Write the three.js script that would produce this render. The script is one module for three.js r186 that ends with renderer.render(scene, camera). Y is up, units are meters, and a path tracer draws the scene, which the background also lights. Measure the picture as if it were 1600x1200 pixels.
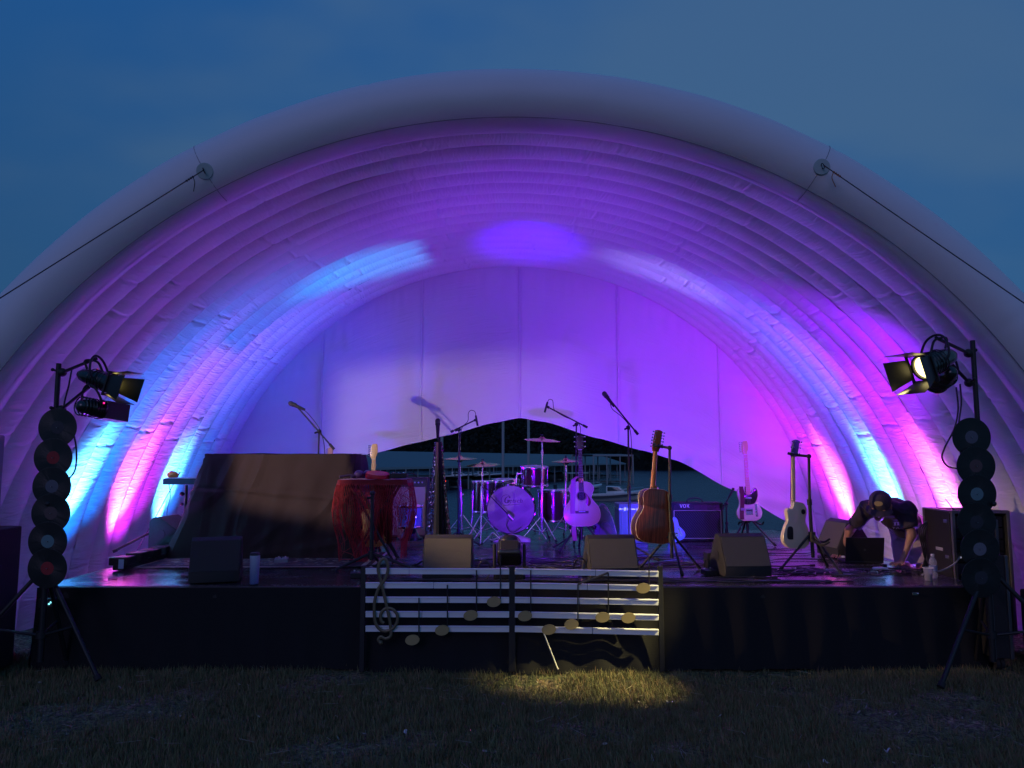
import * as THREE from 'three';
import { RoundedBoxGeometry } from 'three/addons/geometries/RoundedBoxGeometry.js';
import { mergeGeometries, toCreasedNormals } from 'three/addons/utils/BufferGeometryUtils.js';
import { ImprovedNoise } from 'three/addons/math/ImprovedNoise.js';

// ---------------------------------------------------------------- camera, sky, afterglow, exposure
const scene = new THREE.Scene();
const EYE = 1.66, F = 1155, PITCH = Math.atan(118 / 1155);
const camera = new THREE.PerspectiveCamera(2 * Math.atan(600 / F) * 180 / Math.PI, 4 / 3, 0.05, 3000);
camera.position.set(0, EYE, 0);
camera.rotation.set(PITCH, 0, 0);
scene.add(camera);
const renderer = new THREE.WebGLRenderer({ antialias: true });
renderer.toneMapping = THREE.LinearToneMapping;
renderer.toneMappingExposure = 1;
renderer.shadowMap.enabled = true;

const noiseGen = new ImprovedNoise();
const N = (x, y = 0, z = 0) => noiseGen.noise(x, y, z);
const fbm = (x, y, z, o = 4) => { let s = 0, a = 0.5, f = 1; for (let i = 0; i < o; i++) { s += a * N(x * f, y * f, z * f); f *= 2.03; a *= 0.5; } return s; };
function rng(seed) { let a = seed >>> 0; return () => { a = (a + 0x6D2B79F5) | 0; let t = Math.imul(a ^ (a >>> 15), 1 | a); t = (t + Math.imul(t ^ (t >>> 7), 61 | t)) ^ t; return ((t ^ (t >>> 14)) >>> 0) / 4294967296; }; }
const clamp = (x, a, b) => Math.min(b, Math.max(a, x)), lerp = (a, b, t) => a + (b - a) * t;
const smooth = (a, b, x) => { const t = clamp((x - a) / (b - a), 0, 1); return t * t * (3 - 2 * t); };

{ // dusk sky: deep blue, thin grey cloud banks
  const W = 1024, H = 512, data = new Float32Array(W * H * 4);
  for (let r = 0; r < H; r++) {
    const el = ((r + 0.5) / H - 0.5) * Math.PI, y = Math.sin(el), ce = Math.cos(el);
    for (let c = 0; c < W; c++) {
      const az = ((c + 0.5) / W - 0.5) * 2 * Math.PI, x = Math.cos(az) * ce, z = Math.sin(az) * ce;
      const k = 1 / (Math.max(y, 0) + 0.35);
      const n1 = fbm(x * k * 0.9 + 7.1, z * k * 1.5 + 2.3, 1.7, 5) + 0.5;
      const n2 = fbm(x * k * 2.2 + 1.1, z * k * 4.0 + 5.3, 4.7, 5) + 0.5;
      const cl = smooth(0.38, 0.80, n1 * 0.7 + n2 * 0.3 + 0.14 * x);
      const h = smooth(0.0, 0.8, y);
      const base = [lerp(0.030, 0.008, h), lerp(0.106, 0.080, h), lerp(0.240, 0.285, h)];
      const cloud = [0.066, 0.136, 0.245], bank = 1 - 0.24 * smooth(0.05, -0.75, x) * smooth(0.75, 0.1, y);
      for (let i = 0; i < 3; i++) data[(r * W + c) * 4 + i] = bank * lerp(base[i], cloud[i], cl * 0.62);
      data[(r * W + c) * 4 + 3] = 1;
    }
  }
  const t = new THREE.DataTexture(data, W, H, THREE.RGBAFormat, THREE.FloatType);
  t.mapping = THREE.EquirectangularReflectionMapping; t.magFilter = t.minFilter = THREE.LinearFilter; t.needsUpdate = true;
  scene.background = t; scene.environment = t;
}
const sun = new THREE.DirectionalLight(new THREE.Color(0.62, 0.50, 1), 0.27);   // the last afterglow behind the camera
sun.position.set(-6, 9, 12); sun.target.position.set(0, 1, -8); sun.castShadow = true; sun.shadow.radius = 45;
Object.assign(sun.shadow.camera, { left: -14, right: 14, top: 12, bottom: -12, near: 0.5, far: 60 });
sun.name = 'afterglow'; scene.add(sun, sun.target);

// ---------------------------------------------------------------- helpers
const V = (x, y, z) => new THREE.Vector3(x, y, z);
function P(px, py, d) {                       // the point at depth d (metres in front of the camera) that the photo shows at a pixel
  const dx = (px - 800) / F, dy = (600 - py) / F, c = Math.cos(PITCH), s = Math.sin(PITCH);
  const y = dy * c + s, z = c - dy * s;
  return V(dx / z * d, EYE + y / z * d, -d);
}
const DECK = 0.63;
function onPlane(px, py, h) { const p = P(px, py, 1), t = (h - EYE) / (p.y - EYE); return V(p.x * t, h, -t); }
const deck = (px, py) => onPlane(px, py, DECK);
const used = new Map();
function numbered(name) { const n = used.get(name) ?? 0; used.set(name, n + 1); return n ? name + '_' + String(n).padStart(3, '0') : name; }
function tag(o, label, category, group, kind) { if (label) o.userData.label = label; if (category) o.userData.category = category; if (group) o.userData.group = group; if (kind) o.userData.kind = kind; return o; }
function thing(name, label, category, pos = [0, 0, 0], turn = 0, group) {
  const o = new THREE.Group(); o.name = numbered(name); scene.add(o);
  o.position.set(...(pos.isVector3 ? pos.toArray() : pos)); o.rotation.y = turn;
  return tag(o, label, category, group);
}
function fit(g) {
  if (g.index) g = g.toNonIndexed();
  if (!g.attributes.uv) g.setAttribute('uv', new THREE.BufferAttribute(new Float32Array(g.attributes.position.count * 2), 2));
  if (!g.attributes.normal) g.computeVertexNormals();
  for (const k of Object.keys(g.attributes)) if (!['position', 'normal', 'uv'].includes(k)) g.deleteAttribute(k);
  return g;
}
function join(gs) { gs = [].concat(gs); return gs.length === 1 ? gs[0] : mergeGeometries(gs.map(fit)); }
function part(name, gs, mat, parent, label) {
  const m = new THREE.Mesh(join(gs), mat); m.name = parent === scene ? numbered(name) : name;
  m.castShadow = m.receiveShadow = true; parent.add(m); if (label) m.userData.label = label; return m;
}
function struct(name, gs, mat) { const m = part(name, gs, mat, scene); m.userData.kind = 'structure'; return m; }
const arr = (v) => (v.isVector3 ? v : V(...v));
function rod(a, b, r, r2 = r, seg = 10) {
  a = arr(a); b = arr(b); const d = b.clone().sub(a), g = new THREE.CylinderGeometry(r2, r, d.length(), seg, 1);
  g.applyQuaternion(new THREE.Quaternion().setFromUnitVectors(V(0, 1, 0), d.clone().normalize())); const m = a.clone().add(b).multiplyScalar(0.5); g.translate(m.x, m.y, m.z); return g;
}
function tube(pts, r, n = 0, seg = 7, closed = false) { pts = pts.map(arr); const c = new THREE.CatmullRomCurve3(pts, closed, 'centripetal'); return new THREE.TubeGeometry(c, n || pts.length * 6, r, seg, closed); }
function bx(w, h, d, x = 0, y = 0, z = 0, r = 0.004) { const g = new RoundedBoxGeometry(w, h, d, 2, Math.min(r, w / 2.01, h / 2.01, d / 2.01)); g.translate(x, y, z); return g; }
function lathe(pts, seg = 32) { return new THREE.LatheGeometry(pts.map(([x, y]) => new THREE.Vector2(Math.max(x, 0.0001), y)), seg); }
function cyl(r1, r2, h, x = 0, y = 0, z = 0, seg = 24) { const g = new THREE.CylinderGeometry(r2, r1, h, seg); g.translate(x, y, z); return g; }
function ball(r, x = 0, y = 0, z = 0, sx = 1, sy = 1, sz = 1, seg = 16) { const g = new THREE.SphereGeometry(r, seg, Math.max(8, seg * 0.7 | 0)); g.scale(sx, sy, sz); g.translate(x, y, z); return g; }
function grid(nu, nv, f, closeU = false, uvf) {
  const pos = [], uv = [], idx = [], cu = closeU ? nu : nu + 1;
  for (let j = 0; j <= nv; j++) for (let i = 0; i < cu; i++) { const p = f(i / nu, j / nv); pos.push(p[0], p[1], p[2]); const q = uvf ? uvf(i / nu, j / nv) : [i / nu, j / nv]; uv.push(q[0], q[1]); }
  for (let j = 0; j < nv; j++) for (let i = 0; i < nu; i++) { const a = j * cu + i, b = j * cu + (i + 1) % cu, c = a + cu, d = b + cu; idx.push(a, b, d, a, d, c); }
  const g = new THREE.BufferGeometry(); g.setAttribute('position', new THREE.Float32BufferAttribute(pos, 3)); g.setAttribute('uv', new THREE.Float32BufferAttribute(uv, 2)); g.setIndex(idx); g.computeVertexNormals(); return g;
}
function blob(pts, n = 72) { return new THREE.Shape(new THREE.SplineCurve(pts.concat([pts[0]]).map(([x, y]) => new THREE.Vector2(x, y))).getPoints(n)); }
function poly(pts) { return new THREE.Shape(pts.map(([x, y]) => new THREE.Vector2(x, y))); }
function ext(shape, depth, bevel = 0.003, z = 0, holes) {
  const g = new THREE.ExtrudeGeometry(shape, { depth: Math.max(depth - 2 * bevel, 0.0005), bevelEnabled: bevel > 0, bevelThickness: bevel, bevelSize: bevel, bevelOffset: -bevel, bevelSegments: 2, curveSegments: 20 });
  g.translate(0, 0, z + bevel); return toCreasedNormals(g, 0.6);
}
const turnTo = (g, dir, at = [0, 0, 0]) => { g.applyQuaternion(new THREE.Quaternion().setFromUnitVectors(V(0, 0, 1), arr(dir).clone().normalize())); g.translate(...(at.isVector3 ? at.toArray() : at)); return g; };
const mv = (g, x, y, z) => { g.translate(x, y, z); return g; };
const rot = (g, x = 0, y = 0, z = 0) => { g.applyMatrix4(new THREE.Matrix4().makeRotationFromEuler(new THREE.Euler(x, y, z))); return g; };

function dataTex(w, h, f, { srgb = false, repeat = [1, 1] } = {}) {
  const d = new Uint8Array(w * h * 4);
  for (let y = 0; y < h; y++) for (let x = 0; x < w; x++) { const v = f(x, y), i = (y * w + x) * 4; if (typeof v === 'number') d[i] = d[i + 1] = d[i + 2] = clamp(v, 0, 1) * 255; else for (let k = 0; k < 3; k++) d[i + k] = clamp(v[k], 0, 1) * 255; d[i + 3] = 255; }
  const t = new THREE.DataTexture(d, w, h); t.wrapS = t.wrapT = THREE.RepeatWrapping; t.magFilter = t.minFilter = THREE.LinearFilter; if (srgb) t.colorSpace = THREE.SRGBColorSpace; t.repeat.set(...repeat); t.needsUpdate = true; return t;
}
function canvasTex(w, h, draw) { const c = document.createElement('canvas'); c.width = w; c.height = h; draw(c.getContext('2d'), w, h); const t = new THREE.CanvasTexture(c); t.colorSpace = THREE.SRGBColorSpace; return t; }
const S = (r, g, b, rough = 0.6, metal = 0, more = {}) => new THREE.MeshStandardMaterial({ color: new THREE.Color().setRGB(r, g, b), roughness: rough, metalness: metal, side: THREE.DoubleSide, ...more });
const PH = (r, g, b, rough, metal, more) => new THREE.MeshPhysicalMaterial({ color: new THREE.Color().setRGB(r, g, b), roughness: rough, metalness: metal, side: THREE.DoubleSide, ...more });
const glow = (r, g, b, k) => new THREE.MeshStandardMaterial({ color: 0x111111, emissive: new THREE.Color().setRGB(r, g, b), emissiveIntensity: k });
// periodic value noise for tiling textures
function tileNoise(seed, n) { const R = rng(seed), a = new Float32Array(n * n); for (let i = 0; i < n * n; i++) a[i] = R(); return (u, v) => { u = (u - Math.floor(u)) * n; v = (v - Math.floor(v)) * n; const i = Math.floor(u), j = Math.floor(v), s = smooth(0, 1, u - i), t = smooth(0, 1, v - j), g = (p, q) => a[(q % n) * n + (p % n)]; return lerp(lerp(g(i, j), g(i + 1, j), s), lerp(g(i, j + 1), g(i + 1, j + 1), s), t); }; }
const tn8 = tileNoise(1, 8), tn32 = tileNoise(2, 32), tn128 = tileNoise(3, 128), tn256 = tileNoise(4, 256);

// lamps: every one sits in a fixture built below
function spot(color, cd, at, to, angle, penumbra, radius = 1.5) {
  const l = new THREE.SpotLight(new THREE.Color(...color), cd, 0, angle, penumbra, 2);
  l.position.copy(arr(at)); l.target.position.copy(arr(to)); l.castShadow = true; l.shadow.radius = radius; l.shadow.mapSize.set(1024, 1024); l.name = 'spot'; scene.add(l, l.target); return l;
}

// ---------------------------------------------------------------- materials
const bumpWrinkle = (() => {                                 // fine creases running across each air cell, 4 m by 0.5 m
  const w = 2048, h = 256, f = new Float32Array(w * h), R = rng(11);
  for (let k = 0; k < 900; k++) {
    const u0 = R() * w, v0 = R() * h, len = 20 + R() * 90, wd = 1.6 + R() * 3.4, sl = (R() - 0.5) * 0.5, cv = (R() - 0.5) * 0.004, a = (0.35 + 0.65 * R()) * (R() < 0.3 ? -1 : 1);
    for (let v = -len | 0; v <= len; v++) { const c = u0 + sl * v + cv * v * v, fade = Math.cos(v / len * Math.PI / 2), y = ((v0 + v) % h + h) % h | 0; for (let u = -9; u <= 9; u++) { const x = Math.floor(c + u), q = x - c; f[y * w + ((x % w) + w) % w] += a * fade * Math.exp(-q * q / (2 * wd * wd)); } }
  }
  return dataTex(w, h, (x, y) => 0.42 + 0.22 * f[y * w + x] + 0.05 * (tn32(x / w * 2, y / h) - 0.5));
})();
const bumpGrain = dataTex(512, 512, (x, y) => 0.5 * tn128(x / 512, y / 512) + 0.5 * tn256(x / 512, y / 512));
const M = {};
M.fabric = S(0.83, 0.81, 0.83, 0.5, 0, { bumpMap: bumpWrinkle, bumpScale: 0.007 });
M.fabricFlat = S(0.72, 0.70, 0.73, 0.6, 0);
M.fabricTube = S(0.80, 0.75, 0.80, 0.55, 0);
M.curtain = S(0.80, 0.78, 0.80, 0.6, 0, { bumpMap: bumpWrinkle, bumpScale: 0.0035 });
M.seam = S(0.30, 0.28, 0.32, 0.7);
M.hem = S(0.86, 0.84, 0.86, 0.55);
M.black = S(0.012, 0.012, 0.014, 0.55);
M.blackGloss = PH(0.012, 0.012, 0.013, 0.25, 0, { clearcoat: 0.6, clearcoatRoughness: 0.2 });
M.blackMetal = S(0.014, 0.014, 0.016, 0.5, 0.1);
M.rubber = S(0.015, 0.015, 0.016, 0.8);
M.cable = S(0.02, 0.02, 0.022, 0.28);
M.chrome = S(0.78, 0.78, 0.80, 0.16, 1);
M.steel = S(0.5, 0.5, 0.52, 0.34, 1);
M.skirt = S(0.0055, 0.0055, 0.007, 0.9, 0, { bumpMap: bumpGrain, bumpScale: 0.0008 });
M.carpet = S(0.09, 0.085, 0.078, 0.95, 0, { bumpMap: bumpGrain, bumpScale: 0.004 });
M.cabinet = S(0.018, 0.018, 0.019, 0.7, 0, { bumpMap: bumpGrain, bumpScale: 0.0015 });
M.grille = S(0.03, 0.03, 0.032, 0.5, 0.5, { bumpMap: dataTex(128, 128, (x, y) => { const a = (x % 8) - 4, b = ((y + (x >> 3 & 1) * 4) % 8) - 4; return a * a + b * b < 7 ? 0 : 1; }, { repeat: [1, 1] }), bumpScale: 0.002 });
M.white = S(0.84, 0.85, 0.86, 0.5);
M.gold = S(0.42, 0.33, 0.15, 0.5, 0.35);
M.whitePlastic = S(0.7, 0.7, 0.7, 0.4);
M.wood = S(0.34, 0.17, 0.06, 0.35, 0, { map: dataTex(256, 256, (x, y) => { const g = 0.75 + 0.25 * tn32(x / 256 * 3, y / 256 * 0.25) - 0.15 * Math.abs(Math.sin(x * 0.25 + 4 * tn8(x / 256, y / 256 * 0.5))); return [g, g * 0.92, g * 0.82]; }) });
// ---------------------------------------------------------------- the inflatable shell
const D0 = 6.25, D1 = 10.9;
const ring = (d) => { const t = (d - 6.2) / 4.8; return { c: -0.52 + 0.63 * t, r: 5.06 - 0.61 * t }; };
const arcPoint = (th, d, n = 0) => { const q = ring(d); return [(q.r + n) * Math.cos(th), q.c + (q.r + n) * Math.sin(th), -d]; };
const baseAngle = (d) => { const q = ring(d); return Math.asin((-0.06 - q.c) / q.r); };
const shell = thing('inflatable_stage_shell', 'huge white inflatable band shell arching over the stage, lit violet, blue and pink', 'inflatable tent');
{
  const NR = 15, W = (D1 - D0) / NR, R = rng(5);
  const rnd = [];
  for (let k = 0; k < NR; k++) {
    const d0 = D0 + W * k, dm = d0 + W / 2, a0 = baseAngle(dm), a1 = Math.PI - a0, q = ring(dm);
    const seams = []; for (let s = 0; s < 10; s++) seams.push((lerp(a0, a1, (s + 0.5 + (R() - 0.5) * 0.34 + (k % 2) * 0.12) / 10)) * q.r);
    const nu = 1150, nv = 8, deep = 0.035, pinch = 0.55 + 0.45 * R();
    const inner = grid(nu, nv, (u, v) => {
      const th = lerp(a0, a1, u), s = (v - 0.5) * 2, arc = th * q.r;
      let n = deep * Math.pow(Math.abs(s), 2.6) - 0.03;                       // bulges inwards between the cell walls
      let gath = 0; for (const c of seams) { const e = (arc - c) + 0.03 * N(s * 2, c, k); gath += Math.exp(-(e * e) / 0.05); n += 0.011 * Math.exp(-(e * e) / 0.00022); }
      const side = Math.abs(Math.cos(th));
      const w1 = 1 - Math.abs(N(arc * 5.2 + 1.6 * N(arc * 2, s, k), s * 0.8 + k * 5.1, k * 2.7)) * 2.2, w2 = N(arc * 11.5, s * 1.1 - k * 3.3, k + 0.3);
      const where = clamp(0.18 + 0.85 * side + 0.5 * gath, 0, 1.15) * clamp(0.55 + N(arc * 0.9, k * 1.9, 3) * 1.5, 0.12, 1.2) * (0.6 + 0.4 * Math.abs(s));
      n -= 0.0062 * where * Math.max(0, w1) ** 3 + 0.0026 * where * w2 + 0.007 * gath * N(arc * 17, s * 1.3, k) * pinch + 0.010 * N(arc * 0.8, k, 8);
      return arcPoint(th, d0 + W * v, n);
    }, false, (u, v) => [lerp(a0, a1, u) * q.r / 4 + k * 0.37, v * 0.62 + k * 0.31]);
    const outer = grid(140, 6, (u, v) => { const th = lerp(a1, a0, u), s = (v - 0.5) * 2; return arcPoint(th, d0 + W * v, 0.42 - 0.07 * Math.pow(Math.abs(s), 2.6)); }, false, (u, v) => [u * 4, v * 0.6]);
    part('rib', [inner, outer], M.fabric, shell);
    rnd.push(q);
  }
  // the front tube
  const tc = { d: 5.95, c: -0.5, r: 5.16, t: 0.255 }, a0 = Math.asin((0.15 - tc.c) / tc.r) - 0.06, a1 = Math.PI - a0;
  const tp = (th, ph, ex = 0) => { const rr = tc.r + (tc.t + ex) * Math.cos(ph), dd = tc.d - (tc.t + ex) * Math.sin(ph); return [rr * Math.cos(th), tc.c + rr * Math.sin(th), -dd]; };
  const tubeG = grid(420, 30, (u, v) => { const th = lerp(a0, a1, u), ph = v * 2 * Math.PI; return tp(th, ph, 0.004 * N(th * 14, ph * 1.2, 1) + 0.006 * N(th * 3, ph, 4) - 0.006 * Math.exp(-(((th * 5.16 + 100) % 1.9 - 0.95) ** 2) / 0.0003)); }, false, (u, v) => [u * 4, v * 0.7]);
  part('front_tube', tubeG, M.fabricTube, shell);
  const line = (ph, r, f = (t) => 1) => { const p = []; for (let i = 0; i <= 160; i++) p.push(tp(lerp(a0, a1, i / 160), ph, 0.002)); return tube(p, r, 320, 5); };
  part('tube_seam', line(2.52, 0.0038), M.seam, shell);
  // skirt of cloth between the front tube and the first cell
  part('joining_strip', grid(200, 4, (u, v) => { const th = lerp(a0 + 0.01, a1 - 0.01, u), a = tp(th, Math.PI * 1.02, 0), b = arcPoint(th, D0 + 0.03, 0.0); return a.map((x, i) => lerp(x, b[i], v) + (i === 1 ? 0.015 * Math.sin(v * Math.PI) : 0)); }), M.fabricTube, shell);
  // the back curtain, sewn of upright panels
  const bot = [[150, 862], [330, 850], [420, 790], [500, 738], [560, 713], [590, 707], [650, 692], [700, 680], [770, 661], [812, 653], [850, 659], [930, 684], [1000, 703], [1052, 718], [1140, 764], [1225, 813], [1290, 850], [1500, 862]].map(([x, y]) => P(x, y, D1 + 0.12));
  const bottomAt = (x) => { for (let i = 1; i < bot.length; i++) if (x <= bot[i].x) return lerp(bot[i - 1].y, bot[i].y, smooth(0, 1, (x - bot[i - 1].x) / (bot[i].x - bot[i - 1].x)) * 0.35 + 0.65 * (x - bot[i - 1].x) / (bot[i].x - bot[i - 1].x)); return bot.at(-1).y; };
  const qb = ring(D1), XS = [-4.68, -4.25, -2.81, -1.34, 0.115, 1.57, 3.06, 4.4, 4.68], zb = (x, y) => -(D1 - 0.02) + 0.045 * N(x * 0.7, y * 0.5, 2) + 0.05 * Math.exp(-((y - bottomAt(x)) ** 2) / 0.25) * N(x * 1.1, 3, y * 0.3);
  const fold = (x, y) => { const b = bottomAt(x), near = Math.exp(-Math.max(0, y - b) / 0.8), e = Math.abs(x) / 4.5, s = x < 0 ? 1 : -1; return near * 0.03 * N((y - s * x * 0.30) * 5, x * 0.35, 1) * smooth(0.15, 0.5, e) + 0.016 * e * e * N(y * 7 - s * x * 1.5, x * 0.4, 5) + 0.003 * N(x * 3, y * 5, 6) + 0.012 * smooth(0.8, 0, qb.c + Math.sqrt(Math.max(0, (qb.r + 0.05) ** 2 - x * x)) - y) * N(x * 9, y * 1.2, 2); };
  for (let i = 0; i + 1 < XS.length; i++) {
    const top = (x) => qb.c + Math.sqrt(Math.max(0.01, (qb.r + 0.22) ** 2 - x * x));
    part('curtain_panel', grid(64, 110, (u, v) => { const x = lerp(XS[i], XS[i + 1], u), b = Math.max(0.02, bottomAt(x)), y = lerp(b, Math.max(top(x), b + 0.02), v); return [x, y, zb(x, y) + fold(x, y) - 0.012 * Math.exp(-Math.min(u, 1 - u) * 60)]; }, false, (u, v) => [v * 1.1 + i * 0.21, lerp(XS[i], XS[i + 1], u) * 1.3]), M.curtain, shell);
    if (i) { const x = XS[i], b = bottomAt(x), p = []; for (let j = 0; j <= 24; j++) { const y = lerp(b, top(x) - 0.02, j / 24); p.push([x, y, zb(x, y) + fold(x, y) + 0.002]); } part('curtain_seam', tube(p, 0.010, 60, 5), M.hem, shell); }
  }
  const hp = []; for (let x = -4.3; x <= 4.4; x += 0.08) { const y = Math.max(0.02, bottomAt(x)); hp.push([x, y, zb(x, y) + fold(x, y)]); }
  part('curtain_hem', tube(hp, 0.010, 260, 5), M.hem, shell);
  // lashing patches and guy ropes
  for (const [px, py, sx, ex, ey, dd] of [[321, 268, -1, 0, 468, 5.0], [1283, 261, 1, 1600, 477, 5.0]]) {
    let best, bd = 1e9; const ray = P(px, py, 1).sub(V(0, EYE, 0)).normalize();
    for (let i = 0; i < 400; i++) for (let j = 0; j < 60; j++) { const th = lerp(a0, a1, i / 400), ph = lerp(0.1, Math.PI - 0.1, j / 60), p = V(...tp(th, ph)).sub(V(0, EYE, 0)), e = p.clone().normalize().distanceTo(ray) + p.length() * 1e-4; if (e < bd) { bd = e; best = [th, ph]; } }
    const [th, ph] = best, c = V(...tp(th, ph, 0.002)), n = c.clone().sub(V(...tp(th, ph, -0.1))).normalize();
    part('lashing_patch', turnTo(cyl(0.066, 0.062, 0.006, 0, 0, 0, 28).rotateX(Math.PI / 2), n, c), S(0.42, 0.50, 0.48, 0.7), shell, 'round grey green lashing patch');
    part('lashing_loop', turnTo(new THREE.TorusGeometry(0.022, 0.0035, 8, 20), V(n.z, 0.4, -n.x), c.clone().addScaledVector(n, 0.022)), M.black, shell);
    const seamPts = []; for (let k = 0; k <= 20; k++) seamPts.push(tp(th, lerp(0.05, Math.PI * 1.0, k / 20), 0.001)); part('cross_seam', tube(seamPts, 0.003, 60, 4), M.seam, shell);
    const q = P(ex, ey, dd), dir = q.clone().sub(c), end = c.clone().addScaledVector(dir, (c.y - 0.02) / -dir.y), s0 = c.clone().addScaledVector(n, 0.045);
    const rope = thing('guy_rope', sx < 0 ? 'taut dark guy rope with a knotted tail tied to the blue lit shell side' : 'taut dark guy rope with an orange knot tied to the violet side of the shell', 'rope', end.toArray());
    const w2 = (p) => arr(p).clone().sub(end);
    part('rope', rod(w2(s0), [0, 0.0, 0], 0.0042, 0.0042, 6), S(0.05, 0.045, 0.05, 0.8), rope);
    const kd = dir.clone().normalize(), k0 = s0.clone().addScaledVector(kd, 0.10);
    part('knot', [...[0, 0.02, 0.04, 0.06].map((o) => mv(ball(0.010, 0, 0, 0, 1, 0.8, 1, 8), ...w2(k0.clone().addScaledVector(kd, o)).toArray())), tube([w2(k0), w2(k0).add(V(-0.02 * sx, -0.05, 0.01)), w2(k0).add(V(0.01, -0.12, 0))], 0.0035)], sx < 0 ? S(0.03, 0.03, 0.03) : S(0.35, 0.12, 0.05), rope);
    part('stake', rod([0, -0.1, 0], [0.02 * sx, 0.18, -0.02], 0.012, 0.012, 8), M.steel, rope);
  }
}

// ---------------------------------------------------------------- lawn, shore, lake, far bank
const groundTex = dataTex(1024, 1024, (x, y) => {
  const u = x / 1024, v = y / 1024, a = tn8(u, v), b = tn32(u, v), c = tn128(u, v), e = tn256(u, v), dry = smooth(0.52, 0.75, a * 0.65 + b * 0.35), g = 0.5 + 0.55 * c + 0.5 * (e - 0.5);
  return [lerp(0.42, 0.56, dry) * g, lerp(0.44, 0.49, dry) * g, lerp(0.29, 0.40, dry) * g];
}, { srgb: true });
const lawnMat = new THREE.MeshStandardMaterial({ color: 0xffffff, map: groundTex, roughness: 0.95, bumpMap: bumpGrain, bumpScale: 0.03, side: THREE.DoubleSide });
const LAKE = -2.2;
const lawnY = (x, z) => z > -13 ? 0.028 * N(x * 0.9, z * 0.9, 3) + 0.03 * N(x * 0.25, z * 0.25, 7) - 0.02 : lerp(-0.02, LAKE - 0.8, smooth(0, 1, (-13 - z) / 9));
struct('lawn', grid(220, 190, (u, v) => { const x = lerp(-60, 60, u), z = lerp(-24, 40, v); const xx = Math.sign(x) * Math.abs(x / 60) ** 1.8 * 60; return [xx, lawnY(xx, z), z]; }, false, (u, v) => { const x = lerp(-60, 60, u), xx = Math.sign(x) * Math.abs(x / 60) ** 1.8 * 60; return [xx / 2.6, lerp(-24, 40, v) / 2.6]; }), lawnMat);
struct('far_ground', mv(rot(new THREE.PlaneGeometry(3000, 3000), -Math.PI / 2), 0, -3.2, 0), lawnMat);
const waterBump = dataTex(512, 512, (x, y) => { const u = x / 512, v = y / 512; return 0.45 * tn32(u * 0.5, v * 2) + 0.35 * tn32(u + 0.3, v * 3 + 0.1) + 0.2 * tn128(u, v * 1.5); });
waterBump.repeat.set(60, 60);
const lake = struct('lake', mv(rot(new THREE.PlaneGeometry(900, 640), -Math.PI / 2), 0, LAKE, -330), S(0.060, 0.074, 0.105, 0.24, 0, { bumpMap: waterBump, bumpScale: 0.22 }));
{ // blades of short grass near the stage
  const R = rng(21), pos = [];
  for (let k = 0; k < 7; k++) { const a = R() * 6.283, r = R() * 0.035, h = 0.016 + R() * 0.026, lean = (R() - 0.5) * 0.06, wx = Math.cos(a) * 0.0022, wz = Math.sin(a) * 0.0022, x = Math.cos(a * 3) * r, z = Math.sin(a * 3) * r, lx = Math.cos(a + 1.3) * lean, lz = Math.sin(a + 1.3) * lean; pos.push(x - wx, 0, z - wz, x + wx, 0, z + wz, x + lx, h, z + lz); }
  const g = new THREE.BufferGeometry(); g.setAttribute('position', new THREE.Float32BufferAttribute(pos, 3)); g.computeVertexNormals();
  const pts = [];
  for (let i = 0; i < 90000; i++) {
    const x = (R() - 0.5) * 11.5, z = -6.75 + R() * R() * 0.9 + R() * 3.1; const dry = fbm(x * 0.7 + 3, z * 0.9, 5, 3);
    if (z < -6.16 && Math.abs(x) < 3.9) continue;
    if (R() < smooth(-0.12, 0.28, dry) * 0.93) continue; pts.push([x, z]);
  }
  const im = new THREE.InstancedMesh(g, S(0.16, 0.16, 0.085, 0.85), pts.length), m = new THREE.Matrix4(), q = new THREE.Quaternion(), c = new THREE.Color();
  pts.forEach(([x, z], i) => { const s = 0.7 + R() * 0.9; m.compose(V(x, lawnY(x, z) - 0.002, z), q.setFromAxisAngle(V(0, 1, 0), R() * 6.28), V(s, s * (0.7 + R() * 0.6), s)); im.setMatrixAt(i, m); const k = 0.6 + R() * 0.7, y = R() < 0.22 ? 1.7 : 1; im.setColorAt(i, c.setRGB(k * y, k * (0.9 + 0.1 * y), k * (0.8 + 0.35 * (y - 1)))); });
  im.name = 'grass'; im.receiveShadow = im.castShadow = true; tag(im, 'short worn grass and dry stalks in front of the stage', 'grass', null, 'stuff'); scene.add(im);
  // dry leaves and scraps
  const leaf = []; for (let i = 0; i < 190; i++) { const x = (R() - 0.5) * 10, z = -6.0 + R() * 2.2, g2 = new THREE.CircleGeometry(1, 6); g2.scale(0.006 + R() * 0.014, 0.004 + R() * 0.006, 1); rot(g2, -Math.PI / 2 + (R() - 0.5) * 1.1, R() * 6.28, (R() - 0.5)); mv(g2, x, lawnY(x, z) + 0.022 + R() * 0.012, z); leaf.push(g2); }
  for (let i = 0; i < 170; i++) { const x = (R() - 0.5) * 10.5, z = -6.1 + R() * 2.4, a = R() * 6.28, l = 0.02 + R() * 0.05, y = lawnY(x, z) + 0.022 + R() * 0.02; leaf.push(rod([x - Math.cos(a) * l, y, z - Math.sin(a) * l], [x + Math.cos(a) * l, y + (R() - 0.4) * 0.02, z + Math.sin(a) * l], 0.0016, 0.0012, 4)); }
  tag(part('leaf_litter', leaf, S(0.30, 0.27, 0.21, 0.85), scene), 'small dry leaves scattered over the worn lawn', 'leaf litter', null, 'stuff');
}
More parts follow.
